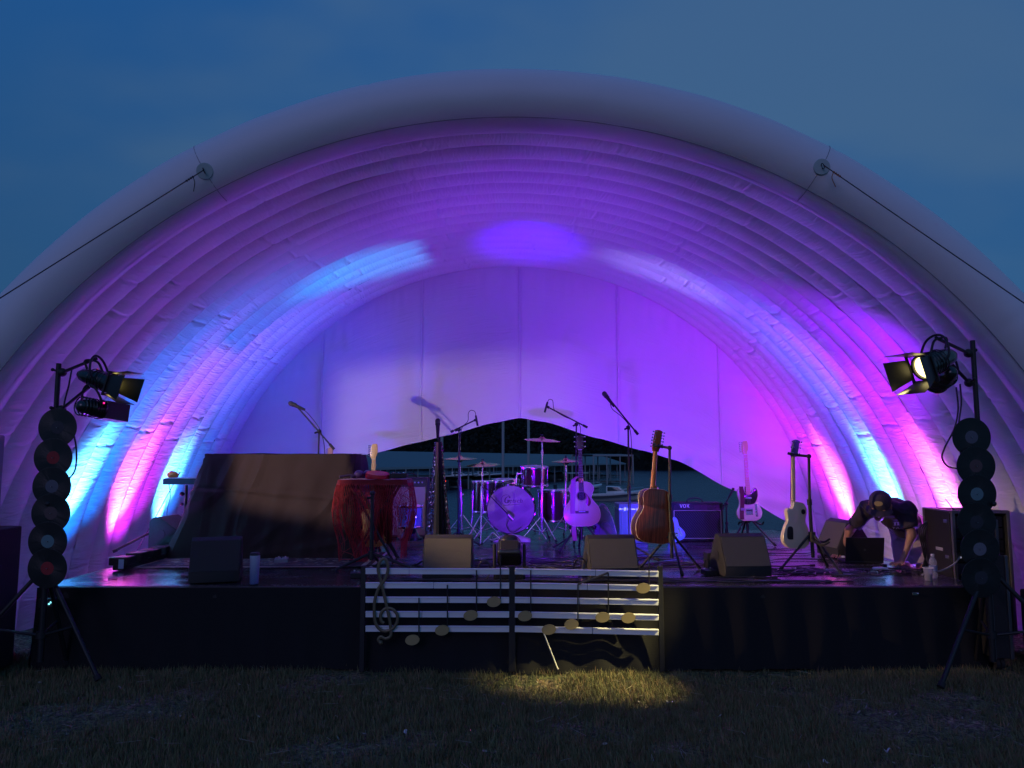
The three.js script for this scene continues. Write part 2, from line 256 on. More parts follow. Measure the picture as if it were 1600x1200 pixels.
for (const [px, py, lab] of [[633, 1137, 'small white paper scrap on the lawn below the middle of the staff board'], [1046, 1087, 'pale curled scrap on the lawn just beyond the pool of warm light'], [1290, 1186, 'crescent shaped pale scrap on the lawn near the bottom of the picture'], [1386, 1165, 'crumpled pale scrap on the lawn in front of the equipment rack side']]) {
  const p = onPlane(px, py, 0.03), t = thing('paper_scrap', lab, 'scrap', [p.x, lawnY(p.x, p.z) + 0.024, p.z], px);
  part('sheet', grid(5, 4, (u, v) => [(u - 0.5) * 0.045, 0.008 * Math.sin(u * 5 + v * 3), (v - 0.5) * 0.022]), S(0.62, 0.6, 0.58, 0.8), t);
}
{ // far bank with woods
  const bank = struct('far_bank', grid(120, 14, (u, v) => { const x = lerp(-420, 420, u); return [x, LAKE - 1 + (27 + 5 * N(x * 0.012, 1, 2)) * smooth(0, 1, v), -255 - 90 * v]; }), S(0.007, 0.009, 0.006, 1));
  const R = rng(77), tri = [];
  for (let i = 0; i < 1500; i++) {
    const x = (R() - 0.5) * 420, v = R(), z = -252 - v * 80, y0 = LAKE + 20 * v, h = 7 + R() * 9, w = 3 + R() * 3;
    for (let k = 0; k < 40; k++) { const a = R() * 6.28, t = R(), rr = w * Math.sin(Math.PI * (0.15 + 0.8 * t)) * Math.sqrt(R()), s = 0.7 + R() * 1.1, cx = x + Math.cos(a) * rr, cy = y0 + 1 + t * h, cz = z + Math.sin(a) * rr; for (let j = 0; j < 3; j++) tri.push(cx + (R() - 0.5) * 2 * s, cy + (R() - 0.5) * 1.6 * s, cz + (R() - 0.5) * 2 * s); }
  }
  const g = new THREE.BufferGeometry(); g.setAttribute('position', new THREE.Float32BufferAttribute(tri, 3)); g.computeVertexNormals();
  tag(part('woods', g, S(0.014, 0.017, 0.012, 1), scene), 'dark wooded bank on the far side of the lake', 'woods', null, 'stuff');
}
// covered boat docks
const M_roof = S(0.13, 0.16, 0.18, 0.5, 0.2), M_post = S(0.36, 0.36, 0.37, 0.6), M_dock = S(0.16, 0.16, 0.16, 0.8), M_boat = S(0.80, 0.80, 0.80, 0.3), M_boatDark = S(0.02, 0.03, 0.05, 0.3), M_glassDark = S(0.03, 0.04, 0.05, 0.1);
function dock(label, a, b, wid, eave, rise, bays, under = true) {
  const A = V(a[0], LAKE, a[1]), B = V(b[0], LAKE, b[1]), L = A.distanceTo(B), t = thing('covered_dock', label, 'boat dock', A.toArray(), Math.atan2(-(B.z - A.z), B.x - A.x));
  const slope = (s) => { const g = grid(1, 6, (u, v) => [u * L, eave + rise * v, s * wid / 2 * (1 - v)]); return g; };
  part('roof', slope(1), M_roof, t); part('roof', slope(-1), M_roof, t);
  part('fascia', bx(L, 0.28, 0.12, L / 2, eave - 0.10, wid / 2), M_post, t); part('fascia', bx(L, 0.28, 0.12, L / 2, eave - 0.10, -wid / 2), M_post, t);
  part('gable', [ext(poly([[-wid / 2, eave], [wid / 2, eave], [0, eave + rise]]), 0.1, 0)].map((g) => mv(rot(g, 0, Math.PI / 2, 0), 0.05, 0, 0)), M_roof, t);
  for (let i = 0; i <= bays; i++) for (const s of [-1, 1]) part('post', rod([L * i / bays, -1, s * wid / 2.08], [L * i / bays, eave, s * wid / 2.08], 0.11, 0.11, 6), M_post, t);
  if (under) { part('walkway', bx(L, 0.25, 1.6, L / 2, 0.35, 0), M_dock, t); for (let i = 0; i < bays; i++) part('finger_pier', bx(0.8, 0.22, wid - 0.6, L * (i + 0.5) / bays, 0.34, 0), M_dock, t); }
  return t;
}
dock('wide covered dock with a long pale grey metal roof behind the drums', [-22, -78], [20, -172], 13, 3.0, 1.9, 16);
dock('second covered dock with flat roof and boats, farther out on the lake', [-30, -150], [22, -205], 12, 4.3, 0.8, 12);
dock('small open dock shelter standing beside the moored motor boat', [11.2, -118], [17.8, -121], 7, 4.6, 0.15, 3);
for (const [px, y0, y1, d, lab] of [[786, 655, 735, 76, 'tall grey dock piling near the peak of the curtain opening'], [826, 655, 735, 74, 'tall pale dock piling directly behind the highest cymbal'], [690, 690, 740, 70, 'dock piling seen between the sequinned shawl and the cymbals']]) {
  const a = P(px, y1, d), b = P(px, y0 - 12, d), t = thing('dock_piling', lab, 'piling', [a.x, LAKE - 1, a.z]);
  part('pole', rod([0, 0, 0], [0, b.y - LAKE + 1, 0], 0.16, 0.14, 10), M_post, t); part('cap', cyl(0.17, 0.1, 0.12, 0, b.y - LAKE + 1.06, 0, 10), M_dock, t);
}
function boat(label, x, z, turn, L, kind = 0, group) {
  const t = thing('motor_boat', label, 'boat', [x, LAKE, z], turn, group), B = L * 0.31;
  const half = (u) => B / 2 * (u < 0.62 ? 0.92 + 0.08 * u : Math.sqrt(Math.max(0, 1 - ((u - 0.62) / 0.39) ** 2)) * 0.97), sheer = (u) => 0.62 + 0.42 * u * u;
  part('hull', grid(24, 10, (u, v) => { const a = (v - 0.5) * 2, h = half(u), k = Math.abs(a) ** 0.55; return [L * (u - 0.5) + (u > 0.8 ? (k - 1) * 0.5 : 0), lerp(-0.35 + 0.3 * u * u, sheer(u), k), h * Math.sign(a) * Math.min(1, 1.25 * Math.abs(a) ** 0.6)]; }), M_boat, t);
  for (const s of [1, -1]) part('stripe', grid(20, 1, (u, v) => [L * (u * 0.94 - 0.5), sheer(u) - 0.18 - 0.2 * v, s * (half(u) * 1.02 + 0.02)]), M_boatDark, t);
  part('foredeck', grid(12, 4, (u, v) => { const q = 0.5 + 0.5 * u; return [L * (q - 0.5), sheer(q) + 0.08 * (1 - (2 * v - 1) ** 2), half(q) * (2 * v - 1)]; }), M_boat, t);
  part('cabin', ext(poly([[-L * 0.14, 0.55], [L * 0.2, 0.72], [L * 0.08, 1.32], [-L * 0.14, 1.38]]), B * 0.7, 0.03, -B * 0.35), M_boat, t);
  for (const s of [1, -1]) part('side_window', mv(ext(poly([[-L * 0.12, 0.92], [L * 0.115, 0.98], [L * 0.05, 1.28], [-L * 0.12, 1.32]]), 0.02, 0.004), 0, 0, s * (B * 0.35 + 0.012) - 0.01), M_glassDark, t);
  part('windscreen', grid(1, 1, (u, v) => [lerp(L * 0.198, L * 0.085, v), lerp(0.76, 1.32, v), (u - 0.5) * B * 0.62]), M_glassDark, t);
  if (kind) { part('canopy', bx(L * 0.42, 0.07, B * 0.8, -L * 0.08, 2.35, 0, 0.03), M_boat, t); for (const [a, b] of [[-1, -1], [-1, 1], [1, -1], [1, 1]]) part('canopy_post', rod([-L * 0.08 + a * L * 0.18, 0.6, b * B * 0.34], [-L * 0.08 + a * L * 0.18, 2.35, b * B * 0.36], 0.03, 0.03, 6), M.steel, t); }
  part('rail', tube([[L * 0.05, 1.0, B * 0.42], [L * 0.3, 1.22, B * 0.33], [L * 0.47, 1.3, 0], [L * 0.3, 1.22, -B * 0.33], [L * 0.05, 1.0, -B * 0.42]], 0.022, 30, 5), M.steel, t);
  part('outboard_motor', [bx(0.35, 0.6, 0.38, -L * 0.53, 0.85, 0, 0.1), bx(0.18, 1.0, 0.16, -L * 0.53, 0.2, 0, 0.05)], M_boatDark, t);
  return t;
}
{ const p = P(948, 757, 70); boat('white motor boat with a blue stripe moored in open water beside the dock', p.x + 0.8, -70, -0.25, 5.6); }
{ const p = P(905, 748, 84); boat('white canopied boat moored behind the pale acoustic guitar', p.x, -84, 0.5, 6.0, 1); }
for (const [px, d, lab] of [[715, 150, 'pale boat on the far dock seen beneath the overhead microphone'], [755, 155, 'pale boat on the far dock seen behind the drum cymbals'], [855, 160, 'pale boat on the far dock seen beside the tall piling']]) { const p = P(px, 720, d); boat(lab, p.x, -d, 0.2, 8.5, 1); }

{ // covered boats berthed under the near dock
  const A = V(-22, 0, -78), B = V(20, 0, -172), t0 = thing('covered_boat', 'dark covered boat berthed under the long pale roof of the near dock', 'boat', [A.x, LAKE, A.z], 0, 'covered boats under the near dock');
  part('hull', grid(16, 8, (u, v) => { const a = (v - 0.5) * 2, h = 1.15 * Math.sqrt(Math.max(0, 1 - Math.max(0, (u - 0.55) / 0.46) ** 2)), k = Math.abs(a) ** 0.6; return [h * Math.sign(a) * Math.min(1, 1.3 * k), lerp(-0.3, 0.9 + 0.4 * u * u, k), 6 * (u - 0.5)]; }), S(0.10, 0.11, 0.12, 0.35), t0);
  part('cover', grid(12, 8, (u, v) => { const a = (v - 0.5) * 2, h = 1.15 * Math.sqrt(Math.max(0, 1 - Math.max(0, (u - 0.55) / 0.46) ** 2)); return [h * a, 0.88 + 0.4 * u * u + (0.75 - 0.5 * u) * Math.cos(a * 1.5) * Math.sin(Math.PI * clamp(u + 0.1, 0, 1)), 6 * (u - 0.5)]; }), S(0.02, 0.025, 0.035, 0.8), t0);
  for (let i = 0; i < 13; i++) { const t = (i + 0.55) / 16, o = i ? t0.clone() : t0; if (i) { o.name = numbered('covered_boat'); scene.add(o); } o.position.set(lerp(A.x, B.x, t) + 2, LAKE, lerp(A.z, B.z, t) + 2.5); o.rotation.y = 1.15; }
}
// ---------------------------------------------------------------- the stage
const SX = 3.84, ZF = -6.2, ZB = -11.05;
const stage = thing('stage_platform', 'low black portable stage platform with a black cloth skirt on the lawn', 'stage', [0, 0, ZF]);
{
  const R = rng(9), nx = 3, nz = 4, wx = 2 * SX / nx, wz = (ZF - ZB) / nz;
  const deckRough = dataTex(512, 512, (x, y) => { const u = x / 512, v = y / 512; return 0.20 + 0.22 * (tn8(u, v) - 0.4) + 0.14 * (tn128(u * 0.4, v * 3) - 0.5) + 0.12 * (tn256(u, v) - 0.5); });
  const deckCol = dataTex(512, 512, (x, y) => { const u = x / 512, v = y / 512, k = 0.62 + 0.4 * tn32(u * 2, v * 0.5) + 0.25 * (tn256(u, v * 0.5) - 0.5); return [k, k * 0.97, k * 0.95]; });
  for (let i = 0; i < nx; i++) for (let j = 0; j < nz; j++) { const k = 0.06 * (0.85 + 0.3 * R()); part('deck_panel', bx(wx - 0.006, 0.03, wz - 0.006, -SX + wx * (i + 0.5), DECK - 0.015 - R() * 0.0015, -wz * (j + 0.5), 0.003), S(k, k * 0.97, k * 0.96, 1, 0, { roughnessMap: deckRough, map: deckCol, bumpMap: bumpGrain, bumpScale: 0.0007 }), stage); }
  part('edge_rail', bx(2 * SX + 0.04, 0.09, 0.03, 0, DECK - 0.05, 0.016, 0.004), M.blackMetal, stage);
  for (const s of [-1, 1]) part('edge_rail', bx(0.03, 0.09, ZF - ZB, s * (SX + 0.016), DECK - 0.05, (ZB - ZF) / 2, 0.004), M.blackMetal, stage);
  const skirtWave = (u, v, L) => { const s = u * L; return (0.012 * Math.sin(s * 21 + 2.5 * N(s * 1.3, 1, 1)) + 0.016 * N(s * 3.1, v * 0.4, 2)) * (0.25 + v) + 0.05 * v * v * (0.5 + N(s * 0.9, 5, 5)); };
  part('front_skirt', grid(340, 12, (u, v) => { const x = lerp(-SX - 0.03, SX + 0.03, u), bow = 0.10 * v * smooth(1.7, 0.6, Math.abs(x)); return [x, lerp(DECK - 0.012, -0.02 + 0.02 * N(x * 1.7, 2, 2), v), 0.036 + skirtWave(u, v, 7.7) + bow]; }), M.skirt, stage);
  for (const s of [-1, 1]) part('side_skirt', grid(200, 8, (u, v) => [s * (SX + 0.036 + skirtWave(u, v, 4.8)), lerp(DECK - 0.012, -0.02, v), lerp(0.03, ZB - ZF, u)]), M.skirt, stage);
  part('back_skirt', grid(60, 4, (u, v) => [lerp(-SX, SX, u), lerp(DECK - 0.03, -0.02, v), ZB - ZF - 0.02 + 0.02 * Math.sin(u * 60) * v]), M.skirt, stage);
}
// ---------------------------------------------------------------- coloured lamps
const VIOLET = [0.25, 0.0, 1.0], BLUE = [0.06, 0.10, 1.0], CYAN = [0.0, 0.42, 1.0], PINK = [1.0, 0.02, 0.62], WARM = [1.0, 0.74, 0.40];
const M_lensOff = S(0.05, 0.05, 0.06, 0.15);
function upLight(label, color, side, d, k, aimTh, back, patch) {            // a small LED can on the lawn between the stage and the shell
  const q = ring(d), h = 0.16, xw = Math.sqrt(q.r ** 2 - (h - q.c) ** 2), pos = V(side * (xw - 0.30), 0, -d), t = thing('uplight', label, 'stage light', pos.toArray());
  const target = V(...arcPoint(side > 0 ? aimTh : Math.PI - aimTh, d + back)), at = pos.clone().setY(h), dir = target.clone().sub(at).normalize();
  part('can', turnTo(lathe([[0.0, -0.16], [0.05, -0.155], [0.072, -0.12], [0.075, 0], [0.068, 0], [0.066, -0.02]], 24).rotateX(Math.PI / 2), dir, [0, h, 0]), M.blackMetal, t);
  part('lens', turnTo(new THREE.CircleGeometry(0.064, 24), dir, arr([0, h, 0]).addScaledVector(dir, -0.012)), glow(...color, 1.2), t);
  part('yoke', tube([[0, h - 0.02, 0.09], [0, 0.04, 0.095], [0, 0.015, 0.06], [0, 0.012, -0.06], [0, 0.04, -0.095], [0, h - 0.02, -0.09]], 0.008, 40, 6), M.blackMetal, t);
  part('foot', bx(0.18, 0.016, 0.2, 0, 0.008, 0, 0.005), M.blackMetal, t);
  const from = at.clone().addScaledVector(dir, 0.01);
  spot(color[0] > 0.5 ? [0.62, 0.02, 0.95] : [0, side > 0 ? 0.13 : 0.19, 1], k * (side > 0 && color[0] < 0.5 ? 0.26 : 0.42), from, target, 0.48, 1, 2);
  const hq = Math.asin((1.35 - q.c) / q.r);
  spot(color.map((c) => Math.min(1, c + 0.09)), k * 2.2, from, arcPoint(side > 0 ? hq : Math.PI - hq, d + back * 0.25), 0.22, 1, 1.5);
  spot(side > 0 ? [0.26, 0.10, 1] : [0.34, 0.07, 1], side > 0 ? 10 : 9.5, from, [side * -1.6, 3.6, -5.9], 1.15, 1, 2);      // the wide spill of its lens
  for (const q2 of patch ?? []) spot(q2.color ?? color, q2.k, from, V(...arcPoint(q2.th, q2.d)), q2.a, 1, 2);
}
const thAt = (px, py, d) => { const p = P(px, py, d), q = ring(d); return Math.atan2(p.y - q.c, p.x); };
upLight('small uplight on the lawn beside the record column, washing the shell cyan', CYAN, -1, 7.5, 75, 0.60, 0.9, [{ k: 105, th: thAt(590, 410, 9.4), d: 9.4, a: 0.145, color: [0, 0.42, 1] }, { k: 28, th: thAt(315, 550, 8.5), d: 8.5, a: 0.30, color: [0, 0.20, 1] }]);
upLight('small uplight throwing the pink streak up the blue side of the shell', PINK, -1, 8.55, 44, 0.46, 0.4, [{ k: 14, th: thAt(290, 610, 8.9), d: 8.9, a: 0.22, color: [0.8, 0.02, 0.9] }]);
upLight('small uplight behind the keyboard stand, washing the shell cyan blue', [0.0, 0.36, 1], -1, 9.45, 46, 0.56, 0.3, [{ k: 18, th: thAt(420, 560, 9.9), d: 9.9, a: 0.22, color: [0, 0.2, 1] }]);
upLight('small uplight beyond the equipment rack throwing pink on the shell', PINK, 1, 7.7, 44, 0.46, 0.5, [{ k: 20, th: thAt(1390, 560, 8.3), d: 8.3, a: 0.24, color: [0.55, 0, 1] }]);
upLight('small uplight behind the bending man washing the shell cyan', CYAN, 1, 8.65, 52, 0.60, 0.7, [{ k: 48, th: thAt(1050, 400, 9.5), d: 9.5, a: 0.13, color: [0.36, 0.34, 1] }, { k: 40, th: thAt(1275, 540, 9.0), d: 9.0, a: 0.26, color: [0, 0.16, 1] }]);
upLight('small uplight behind the cream guitar throwing the magenta streak up the violet side', [1, 0.02, 0.5], 1, 9.8, 50, 0.46, 0.5, [{ k: 13, th: thAt(1262, 660, 10.5), d: 10.5, a: 0.16, color: [0.9, 0, 0.9] }]);
// ---------------------------------------------------------------- placing helpers for the gear
const zc = (y, d) => (y - EYE) * Math.sin(PITCH) + d * Math.cos(PITCH);
const xAt = (px, y, d) => (px - 800) / F * zc(y, d);
const dk = (px, d) => V(xAt(px, DECK, d), DECK, -d);
const gd = (px, d) => V(xAt(px, 0, d), 0, -d);
const loc = (root, px, py, d) => P(px, py, d).sub(root.position);     // only for roots that are not turned

// ---------------------------------------------------------------- music staff board on the lawn before the stage
{
  const d = 6.03, root = thing('music_staff_board', 'black framed music staff of five white slats with gold notes before the stage', 'decoration', gd(800, d));
  const L = (px, py, o = 0) => { const p = loc(root, px, py, d); return V(p.x, p.y, p.z + o); };
  for (const px of [568.5, 800, 1031]) { const a = L(px, 888), b = L(px, 1012); part('post', bx(px === 800 ? 0.055 : 0.04, a.y - b.y + 0.2, 0.035, a.x, (a.y + b.y) / 2 - 0.08, 0, 0.004), M.black, root); }
  const slat = (xa, ya, xb, yb, k) => { const a = L(xa, ya), b = L(xb, yb), c = a.clone().add(b).multiplyScalar(0.5), len = a.distanceTo(b) - 0.004, g = bx(len, 0.036, 0.018, 0, 0, 0, 0.003); rot(g, 0, 0, Math.atan2(b.y - a.y, b.x - a.x)); mv(g, c.x, c.y, c.z + 0.026 + k); const lip = bx(len, 0.009, 0.03, 0, 0.0235, 0.004, 0.002); rot(lip, 0, 0, Math.atan2(b.y - a.y, b.x - a.x)); mv(lip, c.x, c.y, c.z + 0.026 + k); part('slat', [g, lip], M.white, root); };
  [892.5, 914.5, 937, 959.5, 982].forEach((y, i) => {
    const j = [640, 678, 702, 660, 690][i];
    slat(572, y, j, y + 0.2, 0.0); slat(j, y + 0.2, 796, y + 0.6, 0.001);
    const yr = y + 0.4, ye = [897, 919, 941, 964.5, 987.5][i], m = [930, 917, 905, 946, 925][i], ym = lerp(yr, ye, (m - 804) / 224);
    slat(804, yr, m, ym, 0.0); slat(m, ym, 1028, ye, 0.001);
  });
  for (const [px, py, sx, s0, s1] of [[646, 997, 656, 932, 994], [692, 982, 700, 912, 978], [736, 959, 745, 889, 955], [772, 938, 782, 866, 934], [820, 960, 829, 889, 956], [857, 981, 0], [892, 973, 902, 911, 969], [940, 962, 949, 893, 958], [980, 963, 0], [1003, 917, 1012, 868, 913]]) {
    const c = L(px, py, 0.06), g = cyl(1, 1, 0.012, 0, 0, 0, 28); rot(g, Math.PI / 2); g.scale(0.056, 0.039, 1); rot(g, 0, 0, 0.14); mv(g, c.x, c.y, c.z);
    const n = part('note', g, M.gold, root);
    if (sx) part('stem', rod(L(sx, s0, 0.058), L(sx, s1, 0.058), 0.0055, 0.0055, 6), M.blackMetal, n);
    if (py === 981) part('pale_stick', rod(L(849, 986, 0.058), L(870, 1037, 0.16), 0.005, 0.005, 6), S(0.8, 0.76, 0.62, 0.6), n);
    if (py === 973) part('beam', rod(L(902, 911, 0.058), L(949, 893, 0.058), 0.008, 0.008, 6), S(0.10, 0.09, 0.07, 0.6), n);
  }
  const pts = [[597, 1001], [593, 997], [597, 992], [604, 995], [612, 991], [612, 975], [604, 935], [597, 905], [593, 888], [596, 876], [602, 871], [607, 877], [608, 890], [603, 904], [594, 917], [588, 935], [587, 955], [590, 973], [600, 983], [613, 981], [622, 970], [622, 957], [614, 949], [604, 949], [597, 957], [598, 968], [602, 971]].map(([x, y]) => L(x, y, 0.062));
  const clef = tube(pts, 0.0125, 220, 8); clef.translate(0, 0, -pts[0].z); clef.scale(1, 1, 0.55); clef.translate(0, 0, pts[0].z);
  part('treble_clef', [clef, mv(ball(0.018), ...pts[0].toArray())], S(0.17, 0.14, 0.085, 0.45, 0.4), root);
}

// ---------------------------------------------------------------- stands with columns of records, theatre lamps
function tripodStand(label, x, d, topY, lean, footing, group) {
  const t = thing('light_stand', label, 'light stand', [x, 0, -d]);
  part('pole', [rod([0, 0.12, 0], [0, 1.35, 0], 0.024, 0.024, 14), rod([0, 1.33, 0], [lean, topY, 0], 0.019, 0.019, 14)], M.blackMetal, t);
  part('collar', [cyl(0.036, 0.036, 0.07, 0, 1.32, 0), cyl(0.045, 0.045, 0.06, 0, 0.80, 0), cyl(0.04, 0.04, 0.05, 0, 0.32, 0)], M.black, t);
  part('knob', [rod([0, 1.32, 0.03], [0.03, 1.32, 0.075], 0.012), ball(0.02, 0.034, 1.32, 0.08)], M.black, t);
  for (const [fx, fz] of footing) {
    const f = V(fx, 0.02, fz), top = V(fx * 0.05, 0.80, fz * 0.05), mid = top.clone().lerp(f, 0.52);
    const l = part('leg', [rod(top, f, 0.017, 0.017, 8)], M.blackMetal, t);
    part('brace', rod([fx * 0.04, 0.32, fz * 0.04], mid, 0.011, 0.011, 8), M.blackMetal, t);
    part('rubber_foot', rod(f.clone().add(V(-fx * 0.04, 0.03, -fz * 0.04)), f, 0.024, 0.026, 10), M.rubber, l);
  }
  return t;
}
const discMat = PH(0.010, 0.010, 0.011, 0.32, 0, { bumpMap: dataTex(512, 8, (x) => 0.5 + 0.5 * Math.sin(x * 1.9) * (x % 97 < 88 ? 1 : 0.1)), bumpScale: 0.0006, clearcoat: 0.3, clearcoatRoughness: 0.3 });
const discGeo = (() => { const p = []; for (let i = 0; i <= 1; i++) p.push([0, 0]); const g = lathe([[0.003, 0.0012], [0.052, 0.0014], [0.054, 0.0010], [0.146, 0.0010], [0.149, 0.0018], [0.151, 0.0008], [0.151, -0.0008], [0.149, -0.0018], [0.146, -0.001], [0.003, -0.0012]], 64); return rot(g, Math.PI / 2); })();
const labelGeo = rot(lathe([[0.0036, 0.0022], [0.048, 0.0022], [0.050, 0.0014]], 40), Math.PI / 2);
function record(px, py, d, look, label, group, spin) {
  const p = P(px, py, d), t = thing('vinyl_record', label, 'record', p, 0, group); t.rotation.set(0.05, 0, spin);
  part('disc', discGeo, discMat, t);
  part('paper_label', labelGeo, look, t);
  part('spindle', rot(cyl(0.0034, 0.0034, 0.03, 0, 0, 0, 8), Math.PI / 2), M.steel, t);
  return t;
}
const paper = (a, b, txt) => { const m = S(1, 1, 1, 0.7); m.map = canvasTex(128, 128, (c, w, h) => { c.fillStyle = a; c.fillRect(0, 0, w, h); c.strokeStyle = b; c.lineWidth = 3; for (let i = 0; i < 6; i++) { c.beginPath(); c.moveTo(14 + i % 2 * 12, 22 + i * 17); c.lineTo(110 - (i * 13) % 40, 22 + i * 17); c.stroke(); } }); return m; };
const RED = S(0.30, 0.02, 0.025, 0.7), DARK = S(0.03, 0.03, 0.04, 0.6), TEAL = S(0.12, 0.22, 0.23, 0.7), GREY = S(0.15, 0.15, 0.18, 0.7), DULL = S(0.10, 0.06, 0.06, 0.7), SILV = S(0.11, 0.11, 0.14, 0.4);
const LSX = xAt(73, 0.9, 5.85), RSX = xAt(1541, 0.9, 5.85);
tripodStand('black tripod light stand behind the record column beside the blue lit shell wall', LSX, 5.85, P(97, 568, 5.85).y, 0, [[-0.62, 0.22], [0.52, 0.12], [0.02, -0.62 + 0.3]]);
tripodStand('black tripod light stand behind the record column next to the equipment rack', RSX, 5.85, P(1514, 532, 5.85).y, 0, [[0.66, 0.25], [-0.58, 0.30], [0.05, -0.3]]);
[[90, 668, DARK, 'plain black record topmost of the column beneath the yellow glowing lamp'], [83, 715, RED, 'red labelled record, second from the top of the column beside the blue lit shell'], [81, 760, SILV, 'shiny dark labelled record in the middle of the column beside the blue lit shell'], [79.5, 802, DULL, 'dull dark labelled record just above the teal labelled one'], [74.5, 846, TEAL, 'teal labelled record, second from the bottom of the column beside the blue lit shell'], [74, 888, RED, 'red labelled record lowest on the column beside the blue lit shell']].forEach(([x, y, m, l], i) => record(x, y, 5.78 - 0.006 * (i % 2) - 0.002 * i, m, l, 'records hung in columns on the light stands', i * 1.3));
[[1518, 683, SILV, 'faintly silver labelled record topmost of the column beside the equipment rack'], [1525, 728, DULL, 'maroon labelled record, second from the top of the column beside the equipment rack'], [1526.5, 772, TEAL, 'teal labelled record in the column beside the equipment rack'], [1526, 816, DARK, 'plain black record under the teal labelled one beside the equipment rack'], [1531, 858, GREY, 'grey labelled record lowest but one on the column beside the equipment rack'], [1533, 903, DARK, 'plain black record lowest on the column beside the equipment rack']].forEach(([x, y, m, l], i) => record(x, y, 5.78 - 0.006 * (i % 2) - 0.002 * i, m, l, 'records hung in columns on the light stands', i * 1.1 + 0.4));

const lampLens = {};
function parLamp(label, at, dir, clampTo, { r = 0.088, len = 0.34, doors = 1, lit, handle = 1, up = [0, 1, 0] } = {}) {
  const t = thing('stage_lamp', label, 'stage light', at); const d = arr(dir).clone().normalize(), q = new THREE.Quaternion();
  const z = d, x = V(...up).cross(z).normalize(), y = z.clone().cross(x); q.setFromRotationMatrix(new THREE.Matrix4().makeBasis(x, y, z)); t.quaternion.copy(q);
  part('body', [lathe([[0, -len], [r * 0.35, -len], [r * 0.62, -len * 0.9], [r * 0.80, -len * 0.72], [r * 0.86, -len * 0.5], [r * 0.98, -len * 0.46], [r * 0.98, -len * 0.38], [r, -len * 0.30], [r, -0.02], [r * 1.10, -0.02], [r * 1.10, 0], [r * 0.93, 0], [r * 0.92, -0.03]], 36).rotateX(Math.PI / 2), ...[0, 1, 2, 3, 4].map((k) => new THREE.TorusGeometry(r * 0.99, 0.005, 6, 36).translate(0, 0, -0.06 - k * 0.028))], M.blackGloss, t);
  part('lens', new THREE.CircleGeometry(r * 0.92, 32).translate(0, 0, -0.025), lit ? glow(...lit.color, lit.k) : M_lensOff, t);
  if (doors) {
    const open = [0.34, 0.30, 0.22, 0.38], ink = S(0.03, 0.03, 0.032, 0.42, 0.3);
    for (let k = 0; k < 4; k++) { const w = k % 2 ? r * 2.1 : r * 2.3, h = r * 2.05, g = ext(poly([[-w * 0.42, 0], [w * 0.42, 0], [w * 0.62, h], [-w * 0.62, h]]), 0.003, 0.0008); rot(g, Math.PI / 2 - open[k], 0, 0); mv(g, 0, r * 1.16, 0.012); rot(g, 0, 0, k * Math.PI / 2); part('barn_door', g, ink, t); }
    part('colour_frame', [0, 1, 2, 3].map((k) => rot(bx(r * 2.5, 0.02, 0.014, 0, r * 1.18, 0.005, 0.002), 0, 0, k * Math.PI / 2)), M.blackMetal, t);
  }
  part('yoke', tube([[r + 0.015, 0, -len * 0.35], [r + 0.035, 0.05, -len * 0.45], [r * 0.9, r + 0.07, -len * 0.62], [0, r + 0.10, -len * 0.68], [-r * 0.9, r + 0.07, -len * 0.62], [-r - 0.035, 0.05, -len * 0.45], [-r - 0.015, 0, -len * 0.35]], 0.009, 50, 7), M.black, t);
  if (handle) part('handle', tube([[0, r * 0.75, -len * 0.82], [0, r * 1.5, -len * 0.95], [0, r * 1.75, -len * 0.6], [0, r * 0.95, -len * 0.38]], 0.009, 30, 6), M.black, t);
  const inv = q.clone().invert(), c = arr(clampTo).clone().sub(t.position).applyQuaternion(inv);
  part('clamp', [rod([0, r + 0.08, -len * 0.66], c, 0.013), mv(ball(0.035, 0, 0, 0, 1, 1, 1), c.x, c.y, c.z), rod(c, c.clone().add(V(0.0, 0, -0.08)), 0.009), ball(0.014, c.x, c.y, c.z - 0.085)], M.black, t);
  return t;
}
function lampFront(t, o = -0.012) { t.updateMatrixWorld(true); return V(0, 0, o).applyMatrix4(t.matrixWorld); }
